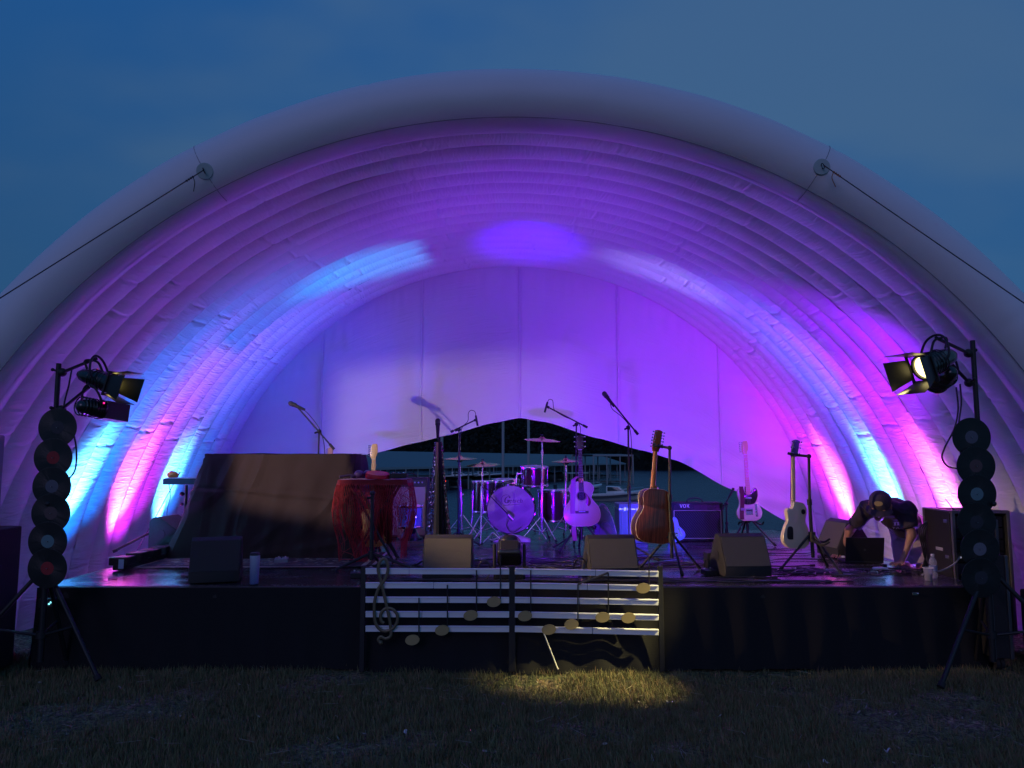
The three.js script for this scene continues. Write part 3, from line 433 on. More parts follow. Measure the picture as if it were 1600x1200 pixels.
{
  const zL = -5.78, A = P(176, 600, 5.74), B = P(158, 640, 5.78), C = P(1441, 575, 5.42), D = P(1462, 598, 5.85);
  const l1 = parLamp('yellow glowing theatre lamp with barn doors on the stand at the blue shell side', A, [0.93, -0.27, 0.10], P(97, 582, 5.85), { r: 0.074, len: 0.30, lit: { color: [1, 0.78, 0.22], k: 5 } });
  const l2 = parLamp('small dark square fronted lamp hung beneath the yellow lit lamp', B, V(-0.95, 1.45, -11).sub(B), P(96, 640, 5.85), { r: 0.072, len: 0.20, doors: 0, handle: 0, lit: { color: [1, 0.7, 0.6], k: 0.6 } });
  const l3 = parLamp('bright theatre lamp with lit barn doors on the stand at the violet shell side', C, [-0.86, -0.33, 0.30], P(1513, 552, 5.85), { r: 0.088, len: 0.34, lit: { color: [1, 0.80, 0.32], k: 4 } });
  const l4 = parLamp('dark lamp hung behind the bright barn door lamp at the violet side', D, [0.08, -0.22, -0.95], P(1514, 598, 5.85), { r: 0.085, len: 0.28, doors: 0, handle: 0, lit: { color: [0.35, 0, 1], k: 0.6 } });
  part('front_hood', [0, 1, 2, 3].map((k) => rot(bx(0.138, 0.004, 0.20, 0, 0.067, 0.10, 0.001), 0, 0, k * Math.PI / 2)), M.black, l2);
  spot([1, 0.64, 0.32], 74, lampFront(l1), [1.9, 0.72, -7.15], 0.27, 0.9, 0.8);
  spot([1, 0.70, 0.62], 16, lampFront(l2), [-0.95, 1.45, -11], 0.50, 0.5, 0.5);
  spot([1, 0.82, 0.32], 88, lampFront(l3), [0.78, 0.05, -5.80], 0.20, 0.8, 0.8);
  spot([0.27, 0.0, 1], 46, lampFront(l4), [3.1, 2.5, -11], 0.62, 0.8, 1);
  for (const [root, x, y, z, c] of [[l1, 0.05, 0.07, -0.2, [1, 0.05, 0.02]], [l2, -0.06, 0.045, -0.03, [1, 0.02, 0.25]]]) part('indicator_light', ball(0.007, x, y, z), glow(...c, 2), root);
  // hanging leads
  const lead = (label, pts) => { const o = pts[0]; const t = thing('lamp_cable', label, 'cable', o); part('lead', tube(pts.map((p) => p.clone().sub(o)), 0.0065, 90, 6), M.cable, t); return t; };
  lead('thin black lead looping down from the lamps past the record column in the blue light', [P(112, 578, 5.83), P(108, 600, 5.83), P(100, 640, 5.83), P(112, 668, 5.8), P(119, 700, 5.8), P(117, 735, 5.8), P(106, 752, 5.8), P(98, 790, 5.82), P(92, 910, 5.83)]);
  lead('black lead with inline plug hanging in a loop below the violet side lamps', [P(1494, 605, 5.84), P(1497, 640, 5.84), P(1491, 670, 5.83), P(1476, 700, 5.8), P(1472, 715, 5.8), P(1480, 728, 5.8), P(1497, 732, 5.8), P(1520, 728, 5.83)]);
  lead('straight black lead dropping from the violet side lamps beside the pole', [P(1500, 600, 5.84), P(1502, 630, 5.84), P(1498, 665, 5.84), P(1500, 700, 5.84), P(1507, 740, 5.84)]);
}

// ---------------------------------------------------------------- loudspeakers
function cabinet(label, x0, y0, z0, w, h, dp, turn = 0) {
  const t = thing('loudspeaker', label, 'loudspeaker', [x0, y0, z0], turn);
  part('enclosure', bx(w, h, dp, 0, h / 2, 0, 0.015), M.cabinet, t);
  part('grille', bx(w * 0.93, h * 0.93, 0.012, 0, h / 2, dp / 2 + 0.005, 0.005), M.grille, t);
  for (const s of [-1, 1]) part('handle', bx(0.02, 0.05, 0.16, s * (w / 2 + 0.002), h * 0.72, 0, 0.008), M.black, t);
  for (const a of [-1, 1]) for (const b of [-1, 1]) part('rubber_foot', cyl(0.022, 0.02, 0.016, a * w * 0.42, -0.006, b * dp * 0.42, 12), M.rubber, t);
  return t;
}
cabinet('large black subwoofer standing on the lawn beside the record column under the shell', -4.02 - 0.33, 0.02, -5.85, 0.66, 1.10, 0.62);
{ const t = cabinet('grey loudspeaker cabinet mostly out of view standing on the large black subwoofer', -4.20 - 0.25, 1.14, -5.92, 0.5, 0.72, 0.45); t.children[0].material = S(0.25, 0.26, 0.30, 0.6); }
cabinet('squat black subwoofer on the lawn at the violet edge beside the road case', 4.19 + 0.33, 0.02, -5.95, 0.66, 0.58, 0.6);
cabinet('narrow black loudspeaker standing on the squat subwoofer', 4.25 + 0.22, 0.62, -5.98, 0.44, 0.47, 0.4);
function wedge(label, px, d, w, turn, look) {
  const p = dk(px, d), t = thing('floor_monitor', label, 'monitor speaker', p, turn);
  const prof = [[0, 0.012], [0.006, 0.095], [-0.115, 0.345], [-0.165, 0.37], [-0.215, 0.362], [-0.40, 0.06], [-0.40, 0.012]];
  part('enclosure', mv(rot(ext(poly(prof.map(([z, y]) => [z, y])), w, 0.006), 0, -Math.PI / 2, 0), w / 2, 0, 0), M.cabinet, t);
  const a = V(0, 0.098, 0.0055), b = V(0, 0.343, -0.1135), g = bx(w - 0.022, a.distanceTo(b) - 0.006, 0.006, 0, 0, 0, 0.002); rot(g, Math.atan2(b.z - a.z, b.y - a.y), 0, 0); mv(g, 0, (a.y + b.y) / 2, (a.z + b.z) / 2 + 0.004);
  part('back_panel', g, look || M.carpet, t);
  const c = V(0, 0.355, -0.222), e = V(0, 0.07, -0.398), gr = bx(w - 0.03, c.distanceTo(e), 0.008, 0, 0, 0, 0.002); rot(gr, Math.atan2(e.z - c.z, e.y - c.y) + Math.PI, 0, 0); mv(gr, 0, (c.y + e.y) / 2, (c.z + e.z) / 2 - 0.004); part('grille', gr, M.grille, t);
  for (const s of [-1, 1]) part('handle', rot(cyl(0.045, 0.045, 0.008, 0, 0, 0, 20), 0, 0, Math.PI / 2).translate(s * (w / 2 + 0.001), 0.17, -0.17), M.black, t);
  for (const s of [-1, 1]) part('rubber_foot', bx(0.03, 0.014, 0.3, s * w * 0.4, 0.006, -0.2, 0.004), M.rubber, t);
  return t;
}
wedge('very dark floor monitor beside the white steel tumbler at the stage edge', 334, 6.30, 0.40, 0.28, M.cabinet);
wedge('grey floor monitor standing below the sequinned shawl', 698.5, 6.47, 0.425, 0.0);
wedge('grey brown floor monitor between the floor lamp and the rosewood guitar', 961, 6.47, 0.425, 0.10);
wedge('grey brown floor monitor below the pink lit electric guitar', 1170, 6.60, 0.425, 0.12);
{ const t = wedge('black floor monitor turned side on behind the cream guitar', 1293, 8.05, 0.40, -1.45); t.scale.setScalar(1.06);
  part('connector_plate', bx(0.008, 0.10, 0.14, 0.203, 0.15, -0.2, 0.002), M.steel, t); }
{ const t = wedge('black floor monitor tipped on end against the draped cloth by the keyboard', 298, 8.35, 0.42, 1.5); t.position.y += 0.17; t.rotation.set(0.0, 1.5, 0.0); t.rotateX(-0.55); }

// moving lamp on the stage lip, seen from behind
{
  const root = thing('floor_lamp_fixture', 'black floor lamp in a yoke at the middle of the stage lip facing the drums', 'stage light', dk(796, 6.52));
  part('base', bx(0.27, 0.085, 0.22, 0, 0.045, 0, 0.02), M.blackGloss, root);
  for (const s of [-1, 1]) part('yoke_arm', [bx(0.028, 0.23, 0.09, s * 0.128, 0.19, 0, 0.012)], M.blackMetal, root);
  const b = join([bx(0.21, 0.19, 0.14, 0, 0, -0.02, 0.03), lathe([[0, 0.0], [0.098, 0.0], [0.098, 0.11], [0.085, 0.115], [0.08, 0.10]], 32).rotateX(Math.PI / 2)]); rot(b, 0.75, Math.PI, 0); part('head', mv(b, 0, 0.235, 0), M.blackGloss, root);
  part('back_cover', mv(rot(bx(0.16, 0.10, 0.02, 0, 0, 0.092, 0.01), -0.75), 0, 0.235, 0), M.blackMetal, root);
  const dir = V(0.0, Math.sin(0.75), -Math.cos(0.75)); part('lens', turnTo(new THREE.CircleGeometry(0.08, 28), dir, V(0, 0.235, 0).addScaledVector(dir, 0.106)), glow(0.3, 0.05, 1, 1.5), root);
  const at = root.position.clone().add(V(0, 0.235, 0)).addScaledVector(dir, 0.12);
  spot([0.22, 0.0, 1], 16, at, [0.3, 3.9, -9.0], 0.80, 0.9, 1.5);
  spot([0.15, 0.0, 1], 27, at, [0.55, 1.25, -9.6], 0.52, 0.8, 1.5);
  spot([0.07, 0.0, 1], 88, at, P(828, 376, 9.6), 0.20, 0.85, 1.5);
}
{ // small lit lamp box between two monitors
  const root = thing('lamp_box', 'small black lamp box with a white lit window between two floor monitors', 'stage light', dk(1113, 7.0));
  part('box', bx(0.12, 0.15, 0.16, 0, 0.10, 0, 0.01), M.blackMetal, root); part('bracket', tube([[-0.065, 0.10, 0], [-0.072, 0.03, 0], [-0.05, 0.006, 0], [0.05, 0.006, 0], [0.072, 0.03, 0], [0.065, 0.10, 0]], 0.007), M.black, root);
  part('lit_window', bx(0.045, 0.06, 0.006, 0.0, 0.135, 0.082, 0.001), glow(1, 0.9, 0.75, 1.0), root); part('lens', bx(0.09, 0.08, 0.006, 0, 0.115, -0.082, 0.001), glow(0.05, 0.1, 1, 1.2), root);
  spot([0.04, 0.02, 1], 68, root.position.clone().add(V(0, 0.115, -0.095)), [-3.3, 2.6, -11], 0.36, 0.9, 1.5);
  spot([0.05, 0.05, 1], 26, root.position.clone().add(V(0, 0.115, -0.095)), [1.75, 0.98, -9.4], 0.36, 0.8, 1.5);
}
// ---------------------------------------------------------------- draped equipment, shawls
function drape(w, dp, h, o = {}) {              // cloth over a box: contour round the box from the top down, open at the floor
  const { flare = 0.1, folds = 0.05, seed = 1, n = 320, m = 40, sag = 0.02, slope = 0, rough = 1 } = o, per = 2 * (w + dp);
  const at = (u) => { let s = ((u % 1) + 1) % 1 * per; const c = 0.04; if (s < w) return [s - w / 2, dp / 2, 0, 1]; s -= w; if (s < dp) return [w / 2, dp / 2 - s, 1, 0]; s -= dp; if (s < w) return [w / 2 - s, -dp / 2, 0, -1]; s -= w; return [-w / 2, -dp / 2 + s, -1, 0]; };
  const sm = (u) => { let p = [0, 0, 0, 0]; for (let k = -3; k <= 3; k++) at(u + k * 0.0045).forEach((x, i) => p[i] += x / 7); return p; };
  const side = grid(n, m, (u, v) => {
    const [x, z, nx, nz] = sm(u), L = Math.hypot(nx, nz) || 1, dn = 1 - v, corner = 1 - Math.max(Math.abs(nx), Math.abs(nz)) / L;
    const s = u * per, f = folds * dn ** 0.8 * (0.6 * N(s * 3.2, dn * 0.6, seed) + 0.5 * N(s * 7.5 + dn * 1.5, dn * 0.9, seed + 3)) + rough * 0.004 * N(s * 6 + dn * 3, dn * 4 - s * 2, seed + 7) + rough * 0.008 * Math.max(0, 1 - 9 * Math.abs(N(s * 1.5 + dn * 0.7, dn * 0.55 - s * 0.35, seed + 11))) + rough * 0.006 * Math.max(0, 1 - 8 * Math.abs(N(s * 0.5 - dn * 1.2, dn * 1.9 + s * 0.25, seed + 21)));
    const out = flare * dn ** 1.3 * (1 + corner * 2.2) + f + 0.012; const ext2 = slope * dn * (nx < -0.3 ? 1 : 0);
    return [x + nx / L * (out + ext2), h * v + 0.012 * (v > 0.97 ? N(s * 2, 1, seed) : 0), z + nz / L * out];
  }, true, (u, v) => [u * per / 1.2, v]);
  const top = grid(24, 24, (u, v) => { const e = Math.min(u, 1 - u, v, 1 - v); return [(u - 0.5) * (w + 0.02), h + 0.004 - sag * smooth(0, 0.3, e) + 0.012 * N(u * 4, v * 4, seed), (v - 0.5) * -(dp + 0.02)]; });
  return [side, top];
}
{
  const x0 = xAt(312, 1.2, 7.95), x1 = xAt(549, 1.2, 7.95), w = x1 - x0 - 0.06, root = thing('draped_equipment', 'wide rack of equipment hidden under a creased brown black cloth', 'covered equipment', [(x0 + x1) / 2, DECK, -8.42]);
  part('cloth', drape(w, 0.85, P(430, 709.5, 8.0).y - DECK, { flare: 0.13, folds: 0.085, seed: 4, n: 560, m: 90, slope: 0.30, rough: 2.6, sag: 0.05 }), PH(0.040, 0.029, 0.027, 0.8, 0, { specularIntensity: 0.3 }), root);
  part('rack_frame', [bx(w - 0.1, 0.9, 0.6, 0, 0.47, 0, 0.02)], M.black, root);
}
function rug(label, x, z, w, d, turn) {
  const map = canvasTex(512, 320, (c, W, H) => { const R = rng(31); c.fillStyle = '#4b2a2a'; c.fillRect(0, 0, W, H); const cols = ['#8a7a66', '#2a2234', '#6b4a4a', '#9c8b78', '#3a3550']; c.strokeStyle = '#b5a68c'; c.lineWidth = 10; c.strokeRect(16, 16, W - 32, H - 32); c.strokeStyle = '#231c2c'; c.lineWidth = 16; c.strokeRect(36, 36, W - 72, H - 72); for (let i = 0; i < 900; i++) { c.fillStyle = cols[R() * 5 | 0]; c.beginPath(); c.ellipse(50 + R() * (W - 100), 50 + R() * (H - 100), 3 + R() * 9, 2 + R() * 4, R() * 3, 0, 7); c.fill(); } });
  const t = thing('rug', label, 'rug', [x, DECK + 0.008, z], turn); part('pile', grid(40, 26, (u, v) => [(u - 0.5) * w, 0.004 * N(u * 6, v * 5, x), (0.5 - v) * d]), S(1, 1, 1, 0.95, 0, { map, bumpMap: bumpGrain, bumpScale: 0.004 }), t);
  for (const s of [-1, 1]) part('fringe', grid(60, 1, (u, v) => [s * (w / 2 + 0.03 * v) + 0.004 * Math.sin(u * 190), -0.003 * v, (u - 0.5) * d]), S(0.5, 0.46, 0.38, 0.9), t);
  return t;
}
{ const a = dk(405, 7.55); rug('patterned oriental rug showing in front of the draped equipment', a.x, -7.75, 2.3, 1.15, 0.03); }
{ const a = dk(270, 8.5); rug('patterned rug under the keyboard stand beside the draped equipment', a.x + 0.35, -8.1, 1.0, 0.9, 0.1); }
{ // red shawl over a small table
  const d = 7.55, x0 = xAt(528, 1.3, d), x1 = xAt(634, 1.3, d), w = x1 - x0 - 0.04, dp = 0.42, h = P(580, 750, d).y - DECK, root = thing('draped_table', 'small percussion table under a red lace shawl with long fringes', 'table', [(x0 + x1) / 2, DECK, -d - 0.22]);
  part('table_top', bx(w - 0.02, 0.03, dp - 0.02, 0, h - 0.03, 0, 0.006), M.black, root);
  for (const s of [-1, 1]) for (const b of [-1, 1]) part('leg', rod([s * (w / 2 - 0.08), h - 0.04, b * 0.15], [-s * (w / 2 - 0.1), 0, b * 0.16], 0.013), M.blackMetal, root);
  const red = S(0.50, 0.018, 0.028, 0.55), redT = PH(0.26, 0.010, 0.016, 0.9, 0, { transmission: 0.25 });
  const top = grid(20, 12, (u, v) => [(u - 0.5) * (w + 0.05), h + 0.004 + 0.006 * N(u * 6, v * 6, 1), (0.5 - v) * (dp + 0.05)]);
  // net: two crossing families of yarn on the hanging cloth
  const per = 2 * (w + dp), len = (s) => { const a = s / per; return 0.46 + 0.16 * Math.sin(a * 19 + 1) + 0.08 * N(s * 3, 1, 2) + (s < w * 0.28 ? 0.22 : 0); };
  const hang = (s, t) => { s = ((s % per) + per) % per; let q = s, x, z, nx = 0, nz = 0; if (q < w) { x = q - w / 2; z = dp / 2; nz = 1; } else if ((q -= w) < dp) { x = w / 2; z = dp / 2 - q; nx = 1; } else if ((q -= dp) < w) { x = w / 2 - q; z = -dp / 2; nz = -1; } else { q -= w; x = -w / 2; z = -dp / 2 + q; nx = -1; } const o = 0.03 + 0.055 * Math.sin(Math.min(1, t * 1.6) * 3.14) + 0.022 * Math.sin(s * 34 + 2 * N(s * 4, 1, 1)) * Math.min(1, t * 3) - 0.05 * t; const sway = s < w ? 0.26 * t * t * Math.exp(-(x + w / 2) / 0.2) : 0; return V(x + nx * o + sway, h - t, z + nz * o); };
  const band = grid(220, 3, (u, v) => hang(u * per, v * 0.045 + 0.004 * N(u * 40, v, 1)).toArray(), true);
  part('shawl_top', [top, band], redT, root);
  const net = [], sparse = 120;
  for (let i = 0; i < sparse; i++) for (const sg of [-1, 1]) { const pts = []; const s0 = i / sparse * per, L = len(s0); for (let k = 0; k <= 9; k++) { const t = 0.035 + (L - 0.035) * k / 9; pts.push(hang(s0 + sg * 0.13 * (t - 0.07) + 0.010 * Math.sin(k * 3 + i), t)); } net.push(tube(pts, 0.0027, 12, 3)); }
  part('netting', net, red, root);
  const fr = []; const R = rng(8);
  for (let i = 0; i < 150; i++) { const s0 = i / 150 * per + R() * 0.01, L = len(s0), e = L + 0.14 + R() * 0.16, a = hang(s0, L - 0.03), pts = [a]; for (let k = 1; k <= 4; k++) { const p = hang(s0 + 0.02 * Math.sin(k + i) * k / 4, Math.min(h - 0.03, L + (e - L) * k / 4)); pts.push(p); } fr.push(tube(pts, 0.0026, 10, 3)); }
  tag(part('fringe', fr, red, root), null, null, null, 'stuff');
  const k = h + 0.012;
  const onTop = (name, label, cat, x, z) => thing(name, label, cat, [root.position.x + x, DECK + k, root.position.z + z]);
  let t = onTop('tambourine', 'red tambourine lying on the lace shawl beside the maracas', 'tambourine', 0.02, 0.02);
  part('frame', [rot(lathe([[0.12, 0], [0.126, 0], [0.128, 0.02], [0.126, 0.045], [0.12, 0.045], [0.12, 0]], 40), 0.18, 0, -0.10)], S(0.55, 0.02, 0.03, 0.35), t); part('skin', rot(mv(cyl(0.118, 0.12, 0.02, 0, 0.045, 0, 36), 0, 0, 0), 0.18, 0, -0.10), S(0.62, 0.05, 0.05, 0.5), t);
  for (let i = 0; i < 8; i++) part('jingle', rot(mv(cyl(0.016, 0.016, 0.004, Math.cos(i * 0.785) * 0.126, 0.02, Math.sin(i * 0.785) * 0.126, 10), 0, 0, 0), 0.18, 0, -0.10), M.chrome, t);
  for (const [x, z, a, l] of [[-0.20, 0.05, 0.3, 'dark maraca lying at the outer corner of the lace shawl'], [-0.12, -0.02, 0.6, 'dark maraca lying close to the red tambourine']]) { t = onTop('maraca', l, 'maraca', x, z); t.rotation.y = a; part('bulb', ball(0.042, 0.03, 0.042, 0, 1.2, 1, 1), S(0.06, 0.03, 0.12, 0.3), t); part('handle', rod([-0.01, 0.04, 0], [-0.17, 0.016, 0.03], 0.010, 0.013), S(0.05, 0.03, 0.06, 0.4), t); }
  t = onTop('effects_unit', 'small black box with switches at the end of the lace shawl table', 'effects unit', 0.24, 0.02); part('case', bx(0.18, 0.05, 0.12, 0, 0.027, 0, 0.006), M.black, t); for (const x of [-0.05, 0, 0.05]) part('switch', cyl(0.009, 0.009, 0.012, x, 0.058, 0.03, 10), M.chrome, t);
  part('inner_lining', grid(30, 16, (u, v) => [lerp(-0.02, 0.16, u) + 0.02 * Math.sin(u * 20), h - 0.06 - v * (0.55 + 0.06 * Math.sin(u * 9)), -0.02 + 0.03 * Math.sin(u * 25 + v)]), S(0.16, 0.008, 0.012, 0.6), root);
}
{ // bare guitar stand in front of the red shawl
  const b = dk(580, 7.15), root = thing('instrument_stand', 'bare black tripod stand standing in front of the red lace shawl', 'stand', b);
  part('pole', rod([0, 0.08, 0], [0, 0.70, 0], 0.02, 0.018, 12), M.blackMetal, root); part('top_knob', [ball(0.026, 0, 0.71, 0), rod([0, 0.67, 0], [-0.05, 0.665, 0.02], 0.011)], M.black, root);
  part('hub', cyl(0.035, 0.03, 0.07, 0, 0.13, 0, 14), M.black, root);
  for (const [x, z] of [[-0.30, 0.14], [0.42, 0.10], [0.02, -0.32]]) { const l = part('leg', rod([x * 0.06, 0.14, z * 0.06], [x, 0.015, z], 0.014, 0.012, 8), M.blackMetal, root); part('rubber_foot', rod([x * 0.93, 0.02, z * 0.93], [x * 1.02, 0.012, z * 1.02], 0.017), M.rubber, l); }
}
// ---------------------------------------------------------------- microphones and their stands
function micHandheld(label, head, tail, small) {      // head: centre of the grille, tail: end of the body
  const t = thing('microphone', label, 'microphone', head), dir = arr(tail).clone().sub(head).normalize(), L = small ? 0.12 : 0.17, put = (g) => turnTo(g.rotateX(Math.PI / 2), dir);
  if (small) part('body', put(lathe([[0, -0.012], [0.011, -0.012], [0.0125, 0], [0.0125, L - 0.02], [0.010, L], [0, L]], 18)), M.black, t);
  else { part('grille', put(lathe([[0, -0.028], [0.014, -0.026], [0.025, -0.012], [0.027, 0.004], [0.024, 0.022], [0.0235, 0.026]], 24)), S(0.06, 0.06, 0.065, 0.45, 0.6, { bumpMap: bumpGrain, bumpScale: 0.002 }), t); part('body', put(lathe([[0.0255, 0.022], [0.026, 0.03], [0.020, 0.05], [0.013, L], [0, L]], 20)), M.black, t); }
  return t;
}
function micStand(label, basePx, d, pivot, ends, o = {}) {     // pivot, ends: pixels of the boom at depth d
  const b = dk(basePx, d), root = thing('microphone_stand', label, 'microphone stand', b, 0, 'microphone stands on the stage'), pv = loc(root, ...pivot, d), h = pv.y; pv.x = lerp(pv.x, 0, 0.4);
  const base = V(0, 0, 0), mat = o.mat || M.blackMetal;
  part('pole', [rod([0, 0.1, 0], [pv.x * 0.5, h * 0.55, 0], 0.0125), rod([pv.x * 0.5, h * 0.53, 0], pv, 0.009)], mat, root);
  part('clutch', [rod([pv.x * 0.5, h * 0.50, 0], [pv.x * 0.5, h * 0.56, 0], 0.02)], M.black, root);
  for (const [x, z] of o.legs || [[-0.27, 0.14], [0.27, 0.15], [0.0, -0.3]]) { const l = part('leg', rod([0, 0.16, 0], [x, 0.012, z], 0.009), mat, root); part('rubber_foot', rod([x * 0.92, 0.03, z * 0.92], [x * 1.03, 0.012, z * 1.03], 0.014), M.rubber, l); }
  part('hub', cyl(0.024, 0.02, 0.08, 0, 0.16, 0, 12), M.black, root);
  if (ends) { const a = loc(root, ...ends[0], d), e = loc(root, ...ends[1], d); part('boom', rod(a, e, 0.0085), mat, root); part('counterweight', rod(a, a.clone().lerp(e, 0.12), 0.015), M.black, root); part('pivot_knob', [ball(0.024, ...pv.toArray()), rod(pv, pv.clone().add(V(-0.04, -0.02, 0.03)), 0.010)], M.black, root); part('clip', rod(e, e.clone().lerp(a, -0.06), 0.016), M.black, root); }
  return root;
}
function micCable(label, pts, r = 0.0045) { const o = arr(pts[0]); const t = thing('microphone_cable', label, 'cable', o); part('lead', tube(pts.map((p) => arr(p).clone().sub(o)), r, pts.length * 10, 6), M.cable, t); }
{
  const d = 8.05; micStand('boom microphone stand in front of the draped equipment, its boom rising against the blue curtain', 493, d, [499, 674], [[522, 702], [464, 635]]);
  micHandheld('vocal microphone on the boom pointing away against the blue lit curtain', P(454.5, 630.5, d), P(469, 637, d));
  micCable('lead hanging straight down beside the boom stand at the draped cloth', [P(466, 634, d), P(480, 645, d), P(500, 672, d), P(507, 700, d), P(505, 760, d), P(501, 840, d), dk(506, d).add(V(0, 0.01, 0))]);
}
{
  const d = 7.35, b = dk(690, d), root = micStand('straight microphone stand wrapped in a tall sequinned shawl', 692, d, [685, 690], null);
  const h = P(684, 688, d).y - DECK; part('upper_pole', rod([0, h * 0.9, 0], [P(684, 680, d).x - root.position.x, h + 0.03, 0], 0.009), M.blackMetal, root);
  micHandheld('upright vocal microphone above the sequinned shawl', P(684, 658, d), P(684, 680, d));
  const w0 = xAt(662, 0.9, d) - root.position.x, w1 = xAt(691, 0.9, d) - root.position.x, w2 = xAt(708, 0.9, d) - root.position.x, tp = P(685, 688, d).x - root.position.x, hh = h - 0.02;
  const side = (xa, xb, z, sd, wv) => (u, v) => { const y = hh * (1 - v * 0.97), bell = 0.25 + 0.75 * v ** 1.15; return [lerp(tp + (xa - tp) * bell, tp + (xb - tp) * bell, u), y, z + 0.06 * v * Math.sin(u * 3.1) + wv * v * Math.sin(u * 17 + sd + v * 2)]; };
  const sh = thing('sequinned_shawl', 'long purple sequinned shawl hanging from the straight microphone stand', 'shawl', root.position.toArray());
  const fA = side(w0, w1 - 0.05, 0.06, 1, 0.022), fB = side(w1 - 0.06, w1 + 0.03, 0.085, 2, 0.012), fC = side(w1 + 0.03, w2, 0.05, 3, 0.02);
  part('purple_cloth', [grid(40, 60, fA), grid(20, 60, (u, v) => { const p = fA(u, v); return [p[0] + 0.05 * v, p[1], p[2] - 0.16 * v]; })], S(0.16, 0.055, 0.13, 0.5), sh);
  const gold = part('bronze_cloth', grid(16, 60, (u, v) => { const p = side(w1 - 0.10, w1 - 0.02, 0.085, 2, 0.01)(u, v); return p; }), S(0.42, 0.24, 0.11, 0.42), sh);
  const R = rng(4), disc = (n, f) => { const out = []; for (let i = 0; i < n; i++) { const p = f(R(), R() ** 0.85), g = new THREE.CircleGeometry(0.004 + R() * 0.002, 6); rot(g, (R() - 0.5) * 1.4, (R() - 0.5) * 1.4, 0); mv(g, p[0], p[1], p[2] + 0.006); out.push(g); } return out; };
  tag(part('sequins', disc(1500, fA), S(0.72, 0.5, 0.75, 0.22, 1), sh), null, null, null, 'stuff');
  const co = thing('black_garment', 'black garment with a sequinned edge hanging on the straight microphone stand', 'garment', root.position.toArray());
  part('cloth', [grid(30, 50, side(w1 - 0.02, w2 - 0.02, 0.075, 4, 0.025)), grid(20, 50, (u, v) => { const p = side(w1 - 0.02, w2 - 0.02, -0.06, 4, 0.02)(u, v); return p; })], S(0.012, 0.011, 0.012, 0.8), co);
  tag(part('sequins', disc(420, side(w2 - 0.03, w2 + 0.02, 0.055, 3, 0.02)), S(0.65, 0.45, 0.3, 0.22, 1), co), null, null, null, 'stuff'); part('trim', grid(6, 50, side(w2 - 0.035, w2 + 0.02, 0.05, 3, 0.02)), S(0.14, 0.06, 0.04, 0.6), co);
}
{
  const d = 9.1; micStand('overhead microphone stand at the hi-hat side of the drums', 716, d, [717, 671], [[704, 675], [741, 657]]);
  micHandheld('thin overhead microphone pointing down at the drum cymbals nearest the sequinned shawl', P(746, 664, d), P(743.5, 650, d), true);
  micCable('thin lead arching over the overhead microphone nearest the sequinned shawl', [P(743.5, 650, d), P(742, 643, d), P(736, 641, d), P(732, 645, d), P(731, 658, d), P(722, 668, d), P(719, 700, d), P(718, 830, d)]);
}
{
  const d = 8.9; micStand('overhead microphone stand rising behind the pale acoustic guitar', 900, d, [902, 663], [[918, 668], [858, 637]]);
  micHandheld('thin overhead microphone pointing down above the highest cymbal', P(851.5, 643, d), P(855, 630, d), true);
  micCable('thin lead arching over the overhead microphone above the highest cymbal', [P(855, 630, d), P(858, 624, d), P(863, 625, d), P(866, 640, d), P(880, 650, d), P(905, 663, d), P(906, 690, d), P(904, 840, d)]);
}
{
  const d = 7.8; micStand('boom microphone stand rising before the violet curtain near the rosewood guitar', 984, d, [982, 668], [[997, 679], [951, 622]]);
  micHandheld('vocal microphone on the boom against the violet curtain', P(944.5, 615.5, d), P(955, 629, d));
  micCable('lead drooping from the vocal microphone against the violet curtain down its stand', [P(953, 627, d), P(956, 638, d), P(970, 650, d), P(982, 664, d), P(987, 700, d), P(985, 770, d), P(987, 840, d), dk(990, d).add(V(0, 0.01, 0.05))]);
}
{ const d = 9.1; micStand('short stand with an angled boom between the grey amplifier and the pink guitar', 1136, d, [1135, 787], [[1128, 797], [1145, 765]], { legs: [[-0.16, 0.1], [0.16, 0.1], [0, -0.18]] }); micHandheld('small microphone at the tip of the short angled boom stand', P(1146, 764, d), P(1142, 771, d), true); }

